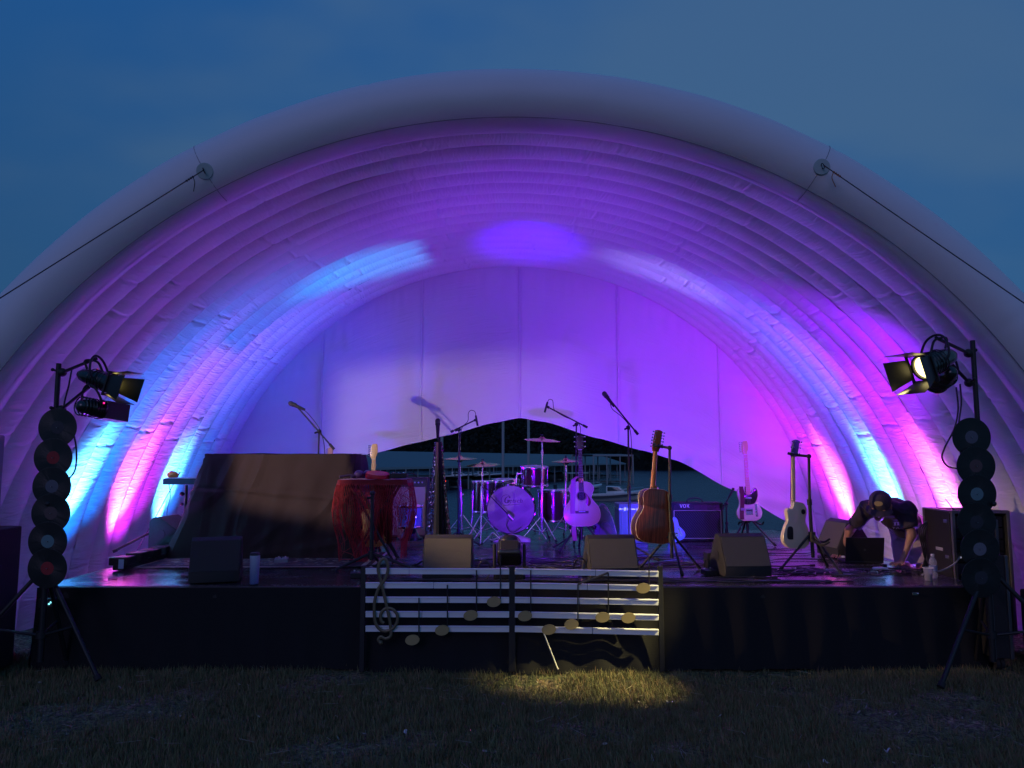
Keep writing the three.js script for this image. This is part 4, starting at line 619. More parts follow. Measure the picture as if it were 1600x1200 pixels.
// ---------------------------------------------------------------- keyboard by the shell
{
  const d = 8.7, b = dk(287, d), root = thing('keyboard_stand', 'black pole stand carrying the keyboard near the blue lit shell', 'keyboard stand', b), h = P(290, 758, d).y - DECK;
  part('pole', [rod([0, 0.08, 0], [0, h * 0.55, 0], 0.022), rod([0, h * 0.5, 0], [0, h, 0], 0.017)], M.blackMetal, root); part('knob', [ball(0.026, -0.04, h * 0.86, 0.02), ball(0.02, -0.035, h * 0.70, 0.02), rod([0, h * 0.86, 0], [-0.04, h * 0.86, 0.02], 0.01)], M.black, root);
  for (const [x, z] of [[-0.62, 0.36], [0.2, 0.3], [0.0, -0.35]]) { const l = part('leg', rod([x * 0.08, 0.36, z * 0.08], [x, 0.015, z], 0.014), M.blackMetal, root); part('rubber_foot', rod([x * 0.95, 0.03, z * 0.95], [x * 1.01, 0.012, z * 1.01], 0.018), M.rubber, l); part('brace', rod([0, 0.12, 0], [x * 0.5, 0.2, z * 0.5], 0.008), M.blackMetal, root); }
  const kb = thing('keyboard', 'slim black keyboard seen end on with an orange shaker on it', 'keyboard', [b.x + 0.12, DECK + h + 0.01, -d]);
  part('case', bx(0.66, 0.07, 0.30, 0, 0.035, 0, 0.008), M.black, kb); part('control_panel', bx(0.62, 0.006, 0.12, 0.01, 0.073, -0.07, 0.002), M.blackGloss, kb);
  for (let i = 0; i < 18; i++) part('key', bx(0.031, 0.012, 0.13, -0.29 + i * 0.034, 0.074, 0.07, 0.002), M.whitePlastic, kb);
  for (let i = 0; i < 7; i++) part('knob', cyl(0.009, 0.008, 0.014, 0.06 + i * 0.035, 0.083, -0.07, 10), M.chrome, kb);
  const o = thing('shaker', 'small orange egg shaped shaker on the end of the keyboard', 'shaker', [b.x - 0.14, DECK + h + 0.085, -d + 0.06]); part('shell', ball(0.05, 0, 0.035, 0, 1.25, 0.85, 1), S(0.70, 0.28, 0.03, 0.5), o); part('seam', rot(new THREE.TorusGeometry(0.05, 0.002, 6, 28), Math.PI / 2).scale(1.25, 1, 1).translate(0, 0.035, 0), S(0.5, 0.2, 0.02, 0.5), o);
  micCable('black lead running from the keyboard down to the row of black lamp boxes', [P(272, 757, d), P(276, 745, d), P(282, 737, d), P(268, 762, d), P(243, 808, d), P(214, 860, d)]);
  micCable('thin lead dangling below the keyboard to the stage deck', [P(264, 756, d), P(266, 775, d), P(261, 800, d), P(263, 830, d), P(266, 850, d)]);
}
{ // row of black boxes along the stage edge
  const root = thing('light_batten', 'long black batten of small lamp boxes lying along the blue side edge of the stage', 'light batten', [-3.66, DECK, -7.05]), R = rng(3);
  part('rail', bx(0.10, 0.05, 3.0, 0, 0.03, -1.45, 0.01), M.blackMetal, root);
  for (let i = 0; i < 11; i++) part('lamp_box', bx(0.15 + R() * 0.04, 0.075 + R() * 0.02, 0.16, -0.03 + R() * 0.05, 0.085, -0.04 - i * 0.272, 0.012), M.black, root);
  part('end_tape', bx(0.05, 0.085, 0.003, 0.03, 0.065, 0.052, 0.001), S(0.35, 0.5, 0.62, 0.5), root);
}

// ---------------------------------------------------------------- guitars (own axes: foot of the body at the origin, neck up, face towards +z)
const M_binding = S(0.72, 0.62, 0.40, 0.4), M_neckWood = S(0.36, 0.16, 0.055, 0.32), M_maple = S(0.62, 0.44, 0.20, 0.32), M_finger = S(0.045, 0.028, 0.02, 0.4), M_spruce = S(0.42, 0.29, 0.20, 0.25), M_rose = PH(1, 1, 1, 0.22, 0, { map: dataTex(256, 64, (x, y) => { const g = 0.6 + 0.5 * tn32(x / 256 * 0.9, y / 64 * 0.08) + 0.25 * (tn128(x / 256, y / 64 * 0.1) - 0.5); return [0.66 * g, 0.30 * g, 0.18 * g]; }, { srgb: true }), clearcoat: 0.7, clearcoatRoughness: 0.12 });
M_rose.map.repeat.set(5, 2);
function neckParts(t, y0, y1, w0, w1, z, o) {        // neck from the body to the nut, with frets
  part('neck', grid(14, 10, (u, v) => { const a = u * Math.PI * 2, w = lerp(w0, w1, v), s = Math.sin(a); return [Math.cos(a) * w / 2, lerp(y0, y1, v), z - (s > 0 ? s * 0.016 * (1 + 0.25 * (1 - v)) : s * 0.003)]; }, true), o.neck, t);
  part('fingerboard', grid(1, 1, (u, v) => [(u - 0.5) * lerp(w0, w1, v), lerp(y0 - (o.over || 0), y1, v), z + 0.007]), o.board, t);
  const fr = part('fret', rod([-w1 / 2, y1 - 0.035, z + 0.008], [w1 / 2, y1 - 0.035, z + 0.008], 0.0012, 0.0012, 4), M.steel, t);
  for (let k = 2; k < 14; k++) { const yy = y1 - (y1 - y0 + 0.25) * (1 - 2 ** (-k / 12)) * 1.15; if (yy > y0) part('fret', rod([-lerp(w0, w1, (yy - y0) / (y1 - y0)) / 2, yy, z + 0.008], [lerp(w0, w1, (yy - y0) / (y1 - y0)) / 2, yy, z + 0.008], 0.0012, 0.0012, 4), M.steel, t); }
  part('nut', bx(w1, 0.005, 0.008, 0, y1, z + 0.006, 0.001), M.whitePlastic, t);
}
function strings(t, x, ya, yb, wa, wb, za, zb) { for (let i = 0; i < 6; i++) part('string', rod([x + (i - 2.5) * wa / 6, ya, za], [x + (i - 2.5) * wb / 6, yb, zb], 0.0006, 0.0006, 3), M.steel, t); }
function headstock(t, y1, z, L, w, n, o) {
  const g = ext(o.shape ? blob(o.shape.map(([x, y]) => [x * w, y * L])) : poly([[-w * 0.40, 0], [w * 0.40, 0], [w * 0.52, L * 0.25], [w * 0.46, L * 0.96], [w * 0.12, L], [-w * 0.12, L], [-w * 0.46, L * 0.96], [-w * 0.52, L * 0.25]]), 0.015, 0.003);
  const head = part('headstock', mv(rot(mv(g, 0, 0, -0.012), -(o.tilt ?? 0.2), 0, 0), 0, y1, z), o.mat, t);
  const sides = o.oneSide ? [-1] : [-1, 1];
  for (const s of sides) for (let i = 0; i < n; i++) {
    const y = L * (0.22 + 0.68 * i / Math.max(1, n - 1)), xs = s * w * 0.5;
    const tn = [rod([xs * 0.65, y, -0.012], [xs * 0.65, y, 0.014], 0.0042, 0.0042, 8), bx(0.012, 0.014, 0.012, xs * 0.72, y, -0.018, 0.003), rod([xs * 0.72, y, -0.018], [xs + s * 0.014, y, -0.014], 0.003, 0.003, 6), ball(0.008, xs + s * 0.019, y, -0.014, 1, 1.15, 0.7, 10)];
    part('tuner', tn.map((q) => mv(rot(q, -(o.tilt ?? 0.2), 0, 0), 0, y1, z)), M.chrome, head);
  }
}
const DREAD = [[0, 0], [0.10, 0.004], [0.172, 0.042], [0.198, 0.12], [0.188, 0.205], [0.150, 0.275], [0.134, 0.318], [0.140, 0.375], [0.146, 0.42], [0.130, 0.468], [0.075, 0.496], [0, 0.5]];
const JUMBO = [[0, 0], [0.11, 0.006], [0.185, 0.055], [0.206, 0.13], [0.188, 0.21], [0.135, 0.275], [0.112, 0.312], [0.122, 0.36], [0.140, 0.405], [0.125, 0.46], [0.065, 0.492], [0, 0.496]];
const both = (pts) => pts.concat(pts.slice(1, -1).reverse().map(([x, y]) => [-x, y]));
function acoustic(label, pts, o) {
  const t = thing('acoustic_guitar', label, 'guitar', o.pos); t.rotation.set(o.rx || 0, o.ry || 0, o.rz || 0, 'YXZ');
  const sh = blob(both(pts), 120), d = 0.105, edge = both(pts).map(([x, y]) => V(x * 0.995, y * 0.998 + 0.0005, 0)), ring = (z) => tube(edge.map((p) => V(p.x, p.y, z)), 0.0032, 160, 6, true);
  part('body', mv(ext(sh, d, 0.003), 0, 0, -d), o.side, t);
  part('soundboard', ext(sh, 0.004, 0.0015, -0.0005), o.top, t); part('binding', ring(0.001), M_binding, t); part('binding', ring(-d + 0.001), M_binding, t);
  part('back_panel', mv(rot(ext(sh, 0.004, 0.0015), 0, Math.PI, 0), 0, 0, -d + 0.0005), o.back, t);
  part('soundhole', mv(new THREE.CircleGeometry(0.050, 36), 0, 0.335, 0.0042), S(0.01, 0.008, 0.006, 0.9), t); part('rosette', mv(new THREE.TorusGeometry(0.056, 0.003, 6, 48), 0, 0.335, 0.003), M_finger, t);
  part('bridge', bx(0.15, 0.028, 0.009, 0, 0.155, 0.008, 0.004), M_finger, t); part('saddle', bx(0.075, 0.004, 0.008, 0, 0.16, 0.015, 0.001), M.whitePlastic, t);
  part('pickguard', ext(blob([[0.030, 0.385], [0.062, 0.352], [0.098, 0.30], [0.102, 0.25], [0.075, 0.222], [0.046, 0.255], [0.052, 0.29], [0.058, 0.325], [0.045, 0.355]]), 0.0015, 0.0005, 0.0042), o.guard || S(0.12, 0.015, 0.01, 0.3), t);
  neckParts(t, 0.498, 0.86, 0.056, 0.044, 0.0, { neck: o.neck, board: M_finger, over: 0.11 });
  part('heel', mv(rot(ext(blob([[-0.028, 0], [0.028, 0], [0.022, 0.05], [0, 0.075], [-0.022, 0.05]]), 0.05, 0.006), Math.PI / 2, 0, 0), 0, 0.535, -0.035).scale(1, 1, 1), o.neck, t);
  headstock(t, 0.862, 0.004, o.hl || 0.17, 0.082, o.n || 3, { mat: o.head || o.neck });
  strings(t, 0, 0.158, 0.862, 0.062, 0.038, 0.016, 0.010);
  return t;
}
function guitarStand(label, pos, h, o = {}) {           // tripod with a tall pole and a yoke; faces like the guitar it holds
  const t = thing('guitar_stand', label, 'guitar stand', pos, o.turn || 0, 'guitar stands on the stage'), k = o.k || 1;
  part('pole', [rod([0, 0.12, 0], [0, h * 0.6, -0.01], 0.016), rod([0, h * 0.58, -0.01], [0, h, o.back ?? -0.03], 0.0125)], M.blackMetal, t); part('clutch', rod([0, h * 0.57, -0.01], [0, h * 0.62, -0.012], 0.022), M.black, t);
  for (const a of o.legs || [0.6, 2.54, 4.71]) { const x = Math.cos(a) * 0.32 * k, z = Math.sin(a) * 0.32 * k, l = part('leg', rod([x * 0.1, 0.32, z * 0.1], [x, 0.014, z], 0.0115), M.blackMetal, t); part('rubber_foot', rod([x * 0.93, 0.04, z * 0.93], [x * 1.02, 0.01, z * 1.02], 0.016), M.rubber, l); }
  part('hub', cyl(0.032, 0.032, 0.09, 0, 0.31, 0, 14), M.black, t);
  if (o.cradle) for (const s of [-1, 1]) part('cradle_arm', tube([[0, 0.30, 0.0], [s * 0.10, 0.27, 0.03], [s * 0.14, 0.255, 0.10], [s * 0.145, 0.285, 0.15]], 0.010, 24, 8), M.rubber, t);
  if (o.yoke) part('yoke', [rod([0, h, o.back ?? -0.03], [0, h + 0.015, o.reach], 0.012), tube([[-0.05, h + 0.03, o.reach + Math.sign(o.reach) * 0.045], [-0.045, h + 0.015, o.reach], [0.045, h + 0.015, o.reach], [0.05, h + 0.03, o.reach + Math.sign(o.reach) * 0.045]], 0.013, 30, 8), ball(0.022, 0, h, o.back ?? -0.03)], M.black, t);
  return t;
}
// pale acoustic, facing the crowd, violet lit
{
  const d = 8.45, foot = P(910, 822, d), g = acoustic('pale acoustic guitar with dark pickguard facing the crowd in violet light, strap hanging', JUMBO, { pos: foot, side: M_maple, top: M_spruce, back: M_maple, neck: M_neckWood, head: M_finger, rx: -0.06, ry: -0.08, rz: 0.02 });
  guitarStand('black guitar stand under the pale acoustic guitar', V(foot.x, DECK, foot.z - 0.10), 0.72, { cradle: 1 });
  part('strap', [grid(3, 40, (u, v) => { const y = lerp(0.52, -0.16, v); return [-0.085 - 0.02 * Math.sin(v * 3) + (u - 0.5) * 0.052, y, 0.012 + 0.012 * Math.sin(v * 7)]; }), grid(3, 14, (u, v) => [-0.03 - 0.055 * v + (u - 0.5) * 0.045, lerp(0.56, 0.52, v), 0.012 - 0.03 * (1 - v)])], S(0.30, 0.10, 0.16, 0.7), g);
}
// dark rosewood twelve string seen from behind
{
  const d = 7.05, foot = P(1014, 848, d); acoustic('rosewood twelve string acoustic guitar with pale edging, seen from its back', DREAD, { pos: foot, side: S(0.055, 0.022, 0.03, 0.25), top: M_spruce, back: M_rose, neck: S(0.46, 0.17, 0.04, 0.28), head: S(0.45, 0.12, 0.04, 0.3), hl: 0.21, n: 6, rx: 0.05, ry: Math.PI + 0.30, rz: 0.125 });
  const s = guitarStand('tall black guitar stand holding the rosewood guitar by its neck', V(foot.x + 0.20, DECK, foot.z + 0.06), P(1040, 700, d).y - DECK, { yoke: 1, reach: -0.10, back: 0.0, turn: 0.9, legs: [0.5, 2.4, 4.2], k: 0.95 });
}
// pink lit single-cut electric on a low stand
const TELE = [[0, 0], [0.085, 0.004], [0.142, 0.045], [0.155, 0.11], [0.135, 0.175], [0.112, 0.225], [0.118, 0.275], [0.125, 0.315], [0.120, 0.365], [0.095, 0.402], [0.072, 0.392], [0.052, 0.355], [0.030, 0.338], [-0.028, 0.338], [-0.034, 0.375], [-0.058, 0.395], [-0.098, 0.392], [-0.128, 0.355], [-0.128, 0.30], [-0.112, 0.238], [-0.120, 0.18], [-0.150, 0.115], [-0.142, 0.045], [-0.085, 0.004]];
function electric(label, pts, o) {
  const t = thing('electric_guitar', label, 'guitar', o.pos); t.rotation.set(o.rx || 0, o.ry || 0, o.rz || 0, 'YXZ');
  part('body', mv(ext(blob(pts, 140), 0.044, 0.006), 0, 0, -0.044), o.mat, t);
  if (o.guard) part('pickguard', ext(blob(o.guard), 0.002, 0.0006, 0.0002), o.guardMat, t);
  part('bridge', bx(0.085, 0.075, 0.006, 0, 0.11, 0.003, 0.002), M.chrome, t); part('pickup', bx(0.07, 0.018, 0.012, 0, 0.125, 0.006, 0.004), M.black, t); part('pickup', bx(0.07, 0.02, 0.010, 0, 0.27, 0.005, 0.004), M.chrome, t);
  part('control_plate', bx(0.03, 0.15, 0.003, 0.085, 0.125, 0.0015, 0.001), M.chrome, t); for (const y of [0.08, 0.12]) part('knob', rot(cyl(0.009, 0.009, 0.014, 0, 0, 0, 14), Math.PI / 2).translate(0.085, y, 0.01), M.chrome, t);
  neckParts(t, o.n0 || 0.335, o.nut || 0.80, 0.055, 0.043, 0.006, { neck: o.neck, board: o.board || o.neck, over: 0.02 });
  if (o.six) headstock(t, o.nut || 0.80, 0.008, 0.165, 0.075, 6, { mat: o.neck, oneSide: 1, tilt: 0.04, shape: [[-0.30, 0], [0.28, 0], [0.30, 0.14], [0.52, 0.4], [0.55, 0.8], [0.45, 0.98], [0.2, 1.0], [-0.3, 0.93], [-0.5, 0.55], [-0.46, 0.2]] });
  else headstock(t, o.nut || 0.80, 0.006, 0.165, 0.08, 3, { mat: o.head || o.neck, tilt: 0.25 });
  strings(t, 0, 0.11, o.nut || 0.80, 0.055, 0.036, 0.012, 0.016);
  return t;
}
{
  const d = 9.0, foot = P(1172, 814, d); electric('pink lit electric guitar with black pickguard facing the crowd against the violet curtain', TELE, { pos: foot, mat: PH(0.70, 0.62, 0.52, 0.25, 0, { clearcoat: 0.6, clearcoatRoughness: 0.15 }), neck: M_maple, six: 1, guard: [[0.115, 0.30], [0.112, 0.37], [0.09, 0.392], [0.07, 0.38], [0.05, 0.342], [-0.03, 0.33], [-0.05, 0.372], [-0.085, 0.385], [-0.10, 0.34], [-0.06, 0.27], [-0.05, 0.20], [0.05, 0.20], [0.09, 0.235]], guardMat: M.blackGloss, rx: -0.10, rz: 0.012 });
  guitarStand('black guitar stand under the pink lit electric guitar', V(foot.x, DECK, foot.z - 0.10), 0.70, { cradle: 1 });
  const st = thing('guitar_strap', 'dark strap hanging over the pink lit electric guitar', 'strap', foot.toArray()); part('band', grid(3, 30, (u, v) => [-0.088 + 0.008 * Math.sin(v * 5) + (u - 0.5) * 0.05, lerp(0.41, 0.02, v), 0.012 - lerp(0.40, 0.02, v) * 0.10 + 0.004 * Math.sin(v * 6)]), S(0.10, 0.02, 0.03, 0.7), st); part('buckle', bx(0.05, 0.03, 0.006, -0.086, 0.14, 0.006, 0.002), M.steel, st);
}
// cream electric seen from the back, hanging in a tall stand
const SINGLE = [[0, 0], [0.09, 0.005], [0.150, 0.05], [0.165, 0.115], [0.145, 0.185], [0.112, 0.24], [0.108, 0.285], [0.122, 0.33], [0.118, 0.385], [0.080, 0.425], [0.030, 0.432], [-0.028, 0.432], [-0.040, 0.40], [-0.062, 0.362], [-0.095, 0.372], [-0.118, 0.352], [-0.118, 0.315], [-0.108, 0.255], [-0.140, 0.19], [-0.163, 0.115], [-0.150, 0.05], [-0.09, 0.005]].map(([x, y]) => [-x, y]);
{
  const d = 7.05, foot = P(1240, 857, d), g = electric('cream single cutaway electric guitar seen from its back in a tall stand', SINGLE, { pos: foot, mat: PH(0.72, 0.60, 0.40, 0.28, 0, { clearcoat: 0.5, clearcoatRoughness: 0.2 }), neck: S(0.60, 0.44, 0.24, 0.3), head: S(0.10, 0.10, 0.22, 0.3), board: M_finger, n0: 0.425, nut: 0.86, rx: 0.02, ry: Math.PI + 0.42, rz: 0.07 });
  part('cavity_cover', mv(ext(blob([[-0.035, -0.055], [0.03, -0.05], [0.038, 0.02], [0.02, 0.06], [-0.03, 0.05]]), 0.003, 0.001), 0.085, 0.14, -0.0475), M.black, g);
  part('back_cap', mv(rot(cyl(0.024, 0.024, 0.004, 0, 0, 0, 24), Math.PI / 2), -0.075, 0.345, -0.0465), M.black, g);
  guitarStand('tall black guitar stand with a yoke holding the cream guitar by its neck', V(foot.x + 0.17, DECK, foot.z + 0.02), P(1273, 713, d).y - DECK, { yoke: 1, reach: -0.14, back: 0.0, turn: 1.15, legs: [0.35, 2.3, 4.2], cradle: 1 });
}
// guitars half hidden behind other gear
{
  const d = 9.6, f = P(1053, 826, d); const g = electric('small blue lit electric guitar leaning on the diamond cloth amplifier behind the rosewood guitar', TELE, { pos: V(f.x, DECK + 0.02, -d + 0.25), mat: S(0.25, 0.45, 0.7, 0.3), neck: M_maple, six: 1, rx: -0.22, ry: -0.1, rz: 0.36 }); g.scale.setScalar(0.74);
}
{ const d = 8.0, p = P(585, 745, d); const g = electric('bass with pale wooden headstock rising behind the red lace shawl', TELE, { pos: V(p.x, p.y - 0.74, -d), mat: S(0.5, 0.3, 0.1, 0.3), neck: M_maple, six: 1, nut: 0.93, rx: -0.05, rz: 0.02 }); guitarStand('black guitar stand hidden behind the red lace shawl', V(p.x, DECK, -d - 0.1), 0.6, { cradle: 1 }); }
{ const d = 9.25, p = P(517, 703, d); const g = electric('guitar whose headstock just shows above the draped equipment under the boom', TELE, { pos: V(p.x, p.y - 0.93, -d), mat: S(0.08, 0.04, 0.03, 0.3), neck: S(0.5, 0.35, 0.2, 0.3), six: 1, rx: -0.05, ry: -0.4, rz: 0.05 }); }
// ---------------------------------------------------------------- drum kit
const M_shell = PH(0.05, 0.018, 0.03, 0.2, 0, { clearcoat: 0.8, clearcoatRoughness: 0.1 }), M_shellBlack = PH(0.014, 0.014, 0.016, 0.2, 0, { clearcoat: 0.7, clearcoatRoughness: 0.12 }), M_brass = S(0.62, 0.42, 0.16, 0.26, 1), M_skin = S(0.50, 0.46, 0.46, 0.4);
function drumBody(t, R, H, look, { lugs = 8, both = 1, headMat = M_skin, axis = 'y' } = {}) {      // standing on y = 0 .. H
  const put = (g) => axis === 'z' ? rot(g, Math.PI / 2, 0, 0) : g;
  part('shell', put(lathe([[R - 0.006, 0.006], [R, 0.006], [R, H - 0.006], [R - 0.006, H - 0.006]], 56)), look, t);
  for (const y of [0.008, H - 0.008]) part('hoop', put(mv(lathe([[R + 0.002, -0.016], [R + 0.013, -0.016], [R + 0.014, 0.014], [R + 0.006, 0.016], [R + 0.002, 0.012], [R + 0.002, -0.016]], 56), 0, y, 0)), axis === 'z' ? M_shellBlack : M.chrome, t);
  part('drumhead', put(mv(lathe([[0.001, 0.005], [R * 0.9, 0.004], [R + 0.001, 0]], 56), 0, H, 0)), headMat, t); part('resonant_head', put(mv(lathe([[0.001, -0.002], [R, 0]], 40), 0, 0, 0)), M_skin, t);
  for (let i = 0; i < lugs; i++) { const a = i / lugs * Math.PI * 2 + 0.2, c = Math.cos(a), s = Math.sin(a); part('lug', put(join([rot(bx(0.014, 0.05, 0.022, 0, 0, 0, 0.005), 0, -a, 0).translate(c * (R + 0.008), H * 0.5, s * (R + 0.008)), rod([c * (R + 0.012), -0.006, s * (R + 0.012)], [c * (R + 0.012), H + 0.01, s * (R + 0.012)], 0.0035, 0.0035, 6), ...[0.004, H - 0.004].map((y) => bx(0.02, 0.022, 0.02, c * (R + 0.014), y, s * (R + 0.014), 0.004))])), M.chrome, t); }
}
function tripodLegs(t, r, h, mat = M.chrome, n = 3, a0 = 0.4) { for (let i = 0; i < n; i++) { const a = a0 + i * 6.283 / n, x = Math.cos(a) * r, z = Math.sin(a) * r, l = part('leg', rod([x * 0.06, h, z * 0.06], [x, 0.014, z], 0.008), mat, t); part('brace', rod([0, h * 0.35, 0], [x * 0.5, h * 0.5, z * 0.5], 0.006), mat, t); part('rubber_foot', rod([x * 0.94, 0.03, z * 0.94], [x * 1.02, 0.012, z * 1.02], 0.014), M.rubber, l); } }
{
  const d = 9.75, c = P(798, 796, d), t = thing('bass_drum', 'bass drum facing the crowd with script lettering on its violet lit head', 'bass drum', c, -0.05), R = 0.305, face = M_skin.clone();
  face.map = canvasTex(768, 768, (k, w, h) => { k.fillStyle = '#d2c9d0'; k.fillRect(0, 0, w, h); k.fillStyle = '#1a1020'; k.textAlign = 'center'; k.save(); k.translate(w / 2, h * 0.34); k.font = 'italic bold 150px serif'; k.fillText('G', -70, 20); k.font = 'italic bold 84px serif'; k.fillText('retsch', 62, 12); k.lineWidth = 7; k.strokeStyle = '#1a1020'; k.beginPath(); k.arc(-72, -30, 84, 0.5, 5.6); k.stroke(); k.beginPath(); k.moveTo(-120, 60); k.quadraticCurveTo(40, 46, 150, 34); k.stroke(); k.restore(); const g = k; g.globalAlpha = 0.05; for (let i = 0; i < 60; i++) { g.beginPath(); g.arc((i * 137) % w, (i * 211) % h, 30 + (i * 29) % 80, 0, 7); g.fill(); } });
  face.color.setRGB(0.36, 0.34, 0.38);
  drumBody(t, R, 0.40, M_shell, { lugs: 10, axis: 'z' }); t.children.filter((m) => m.name === 'drumhead').forEach((m) => { m.geometry = new THREE.CircleGeometry(R, 60).translate(0, 0, 0.405); m.material = face; });
  for (const m of t.children) m.position.z -= 0.40;
  for (const s of [-1, 1]) part('spur', rod([s * (R - 0.02), -0.12, -0.06], [s * (R + 0.16), -c.y + DECK + 0.012, 0.14], 0.009), M.chrome, t);
  part('tom_mount', [rod([0.06, R, -0.2], [0.08, R + 0.17, -0.2], 0.014), rod([0.08, R + 0.15, -0.2], [0.2, R + 0.16, -0.2], 0.010)], M.chrome, t);
  const st = thing('kick_microphone', 'short chrome stand with a microphone in front of the bass drum head', 'microphone', dk(770, 9.15).toArray()), q = st.position, w = (x, y) => P(x, y, 9.25).sub(q);
  part('arm', rod(w(752, 752 + 8), w(796, 806), 0.007), M.blackMetal, st); part('capsule', rod(w(794, 804), w(802, 812), 0.022, 0.026, 14), M.steel, st); part('post', rod([w(752, 760).x, 0, 0], w(752, 760), 0.009), M.chrome, st); part('lead', tube([w(797, 808), w(792, 822), w(800, 832), w(815, 824)], 0.005), M.cable, st); tripodLegs(st, 0.16, 0.14);
  const p = thing('pedal_cushion', 'crumpled pale cushion showing at the foot of the bass drum', 'cushion', dk(800, 9.45).toArray()); part('cloth', grid(36, 14, (u, v) => { const a = v * Math.PI; return [(u - 0.5) * 0.46, 0.005 + Math.sin(a) * (0.085 + 0.02 * N(u * 6, v * 3, 1)) * Math.sin(Math.PI * clamp(u, 0.04, 0.96)) ** 0.4, Math.cos(a) * 0.10 + 0.02 * N(u * 9, v * 4, 2)]; }), S(0.55, 0.46, 0.52, 0.8), p);
}
function stoodDrum(name, label, cat, px, py, d, R, H, look, tilt, legs, group) {       // py: pixel of the middle of the shell
  const c = P(px, py, d), t = thing(name, label, cat, V(c.x, c.y - H / 2, c.z), 0, group); drumBody(t, R, H, look); t.rotation.set(tilt, 0, 0);
  if (legs) for (let i = 0; i < 3; i++) { const a = i * 2.09 + 0.5, x = Math.cos(a) * (R + 0.015), z = Math.sin(a) * (R + 0.015); part('leg', [rod([x, H * 0.7, z], [x, -0.05, z], 0.007), rod([x, -0.04, z], [x * 1.12, DECK - t.position.y + 0.015, z * 1.12], 0.007)], M.chrome, t); }
  return t;
}
stoodDrum('rack_tom', 'wine dark rack tom with chrome hoops mounted above the bass drum', 'tom drum', 835, 744, 9.95, 0.165, 0.25, M_shell, 0.10, 0);
stoodDrum('floor_tom', 'black floor tom on chrome legs at the hi-hat side of the bass drum', 'tom drum', 761, 776, 10.0, 0.205, 0.41, M_shellBlack, 0, 1);
stoodDrum('floor_tom', 'dark floor tom low behind the pale guitar, beyond the highest cymbal', 'tom drum', 866, 790, 10.3, 0.21, 0.42, M_shell, 0, 1);
stoodDrum('snare_drum', 'shallow chrome snare drum low behind the bass drum', 'snare drum', 790, 757, 10.45, 0.18, 0.14, M.chrome, 0.05, 0);
{ const t = stoodDrum('hand_drum', 'small rounded drum with chrome rim lit blue behind the red lace shawl', 'drum', 641, 806, 9.2, 0.15, 0.28, PH(0.25, 0.28, 0.5, 0.2, 0, { clearcoat: 0.7 }), 0, 0); part('base', [cyl(0.14, 0.06, 0.14, 0, -0.07, 0, 28), cyl(0.16, 0.16, 0.03, 0, -0.14, 0, 28)], M_shellBlack, t); t.scale.setScalar(0.95); }
function cymbal(label, px, py, basePx, d, R, tilt, o = {}) {
  const b = dk(basePx, d), c = P(px, py, d), t = thing('cymbal_stand', label, 'cymbal', b), x = c.x - b.x, y = c.y - b.y;
  part('pole', [rod([0, 0.10, 0], [x * 0.4, y * 0.55, 0], 0.0125), rod([x * 0.4, y * 0.52, 0], [x, y - 0.02, 0], 0.009), rod([x, y - 0.03, 0], [x, y + 0.05, 0], 0.004)], M.chrome, t);
  part('clamp', [rod([x * 0.4, y * 0.5, 0], [x * 0.4, y * 0.57, 0], 0.02), ball(0.016, x * 0.4 + 0.03, y * 0.54, 0.01), rod([x * 0.9, y * 0.84, 0], [x * 0.9, y * 0.89, 0], 0.015)], M.chrome, t);
  tripodLegs(t, 0.27, 0.3, M.chrome, 3, o.a0 || 0.5);
  const prof = [[0.004, 0.035], [0.02, 0.033], [0.04, 0.018], [0.05, 0.010], [R * 0.6, 0.002], [R, -0.014]], cy = (s) => { const g = lathe(prof.map(([a, h]) => [a, h * s]), 56); rot(g, tilt[0], 0, tilt[1]); return mv(g, x, y, 0); };
  const m = part('cymbal', cy(1), M_brass, t); if (o.hat) part('lower_cymbal', mv(cy(-1), 0, -0.025, 0), M_brass, t);
  part('wing_nut', [mv(cyl(0.008, 0.006, 0.03, 0, 0.05, 0, 10), x, y, 0), mv(bx(0.03, 0.012, 0.005, 0, 0.06, 0, 0.002), x, y, 0), mv(cyl(0.014, 0.014, 0.014, 0, 0.035, 0, 12), x, y, 0)], M.black, t);
  return t;
}
cymbal('flat cymbal pair on a chrome stand nearest the sequinned shawl', 718, 715.5, 722, 9.9, 0.235, [0.06, 0.0], { hat: 1 });
cymbal('low bronze cymbal between the flat pair and the bass drum', 754, 725, 752, 9.75, 0.225, [0.10, 0.04], { a0: 0.2 });
cymbal('highest cymbal on the tall chrome stand in front of the rack tom', 847, 686.5, 847, 9.55, 0.235, [0.10, -0.06], { a0: 0.9 });
cymbal('cymbal half hidden behind the neck of the pale guitar', 884, 719.5, 884, 9.9, 0.195, [0.07, 0.03], { hat: 1 });
{ const t = thing('drum_stool', 'round black drum stool behind the bass drum', 'stool', dk(812, 10.7).toArray()); part('seat', lathe([[0, 0.50], [0.15, 0.50], [0.165, 0.52], [0.165, 0.56], [0.15, 0.58], [0, 0.585]], 32), M.black, t); part('post', rod([0, 0.2, 0], [0, 0.5, 0], 0.014), M.chrome, t); tripodLegs(t, 0.24, 0.28); }

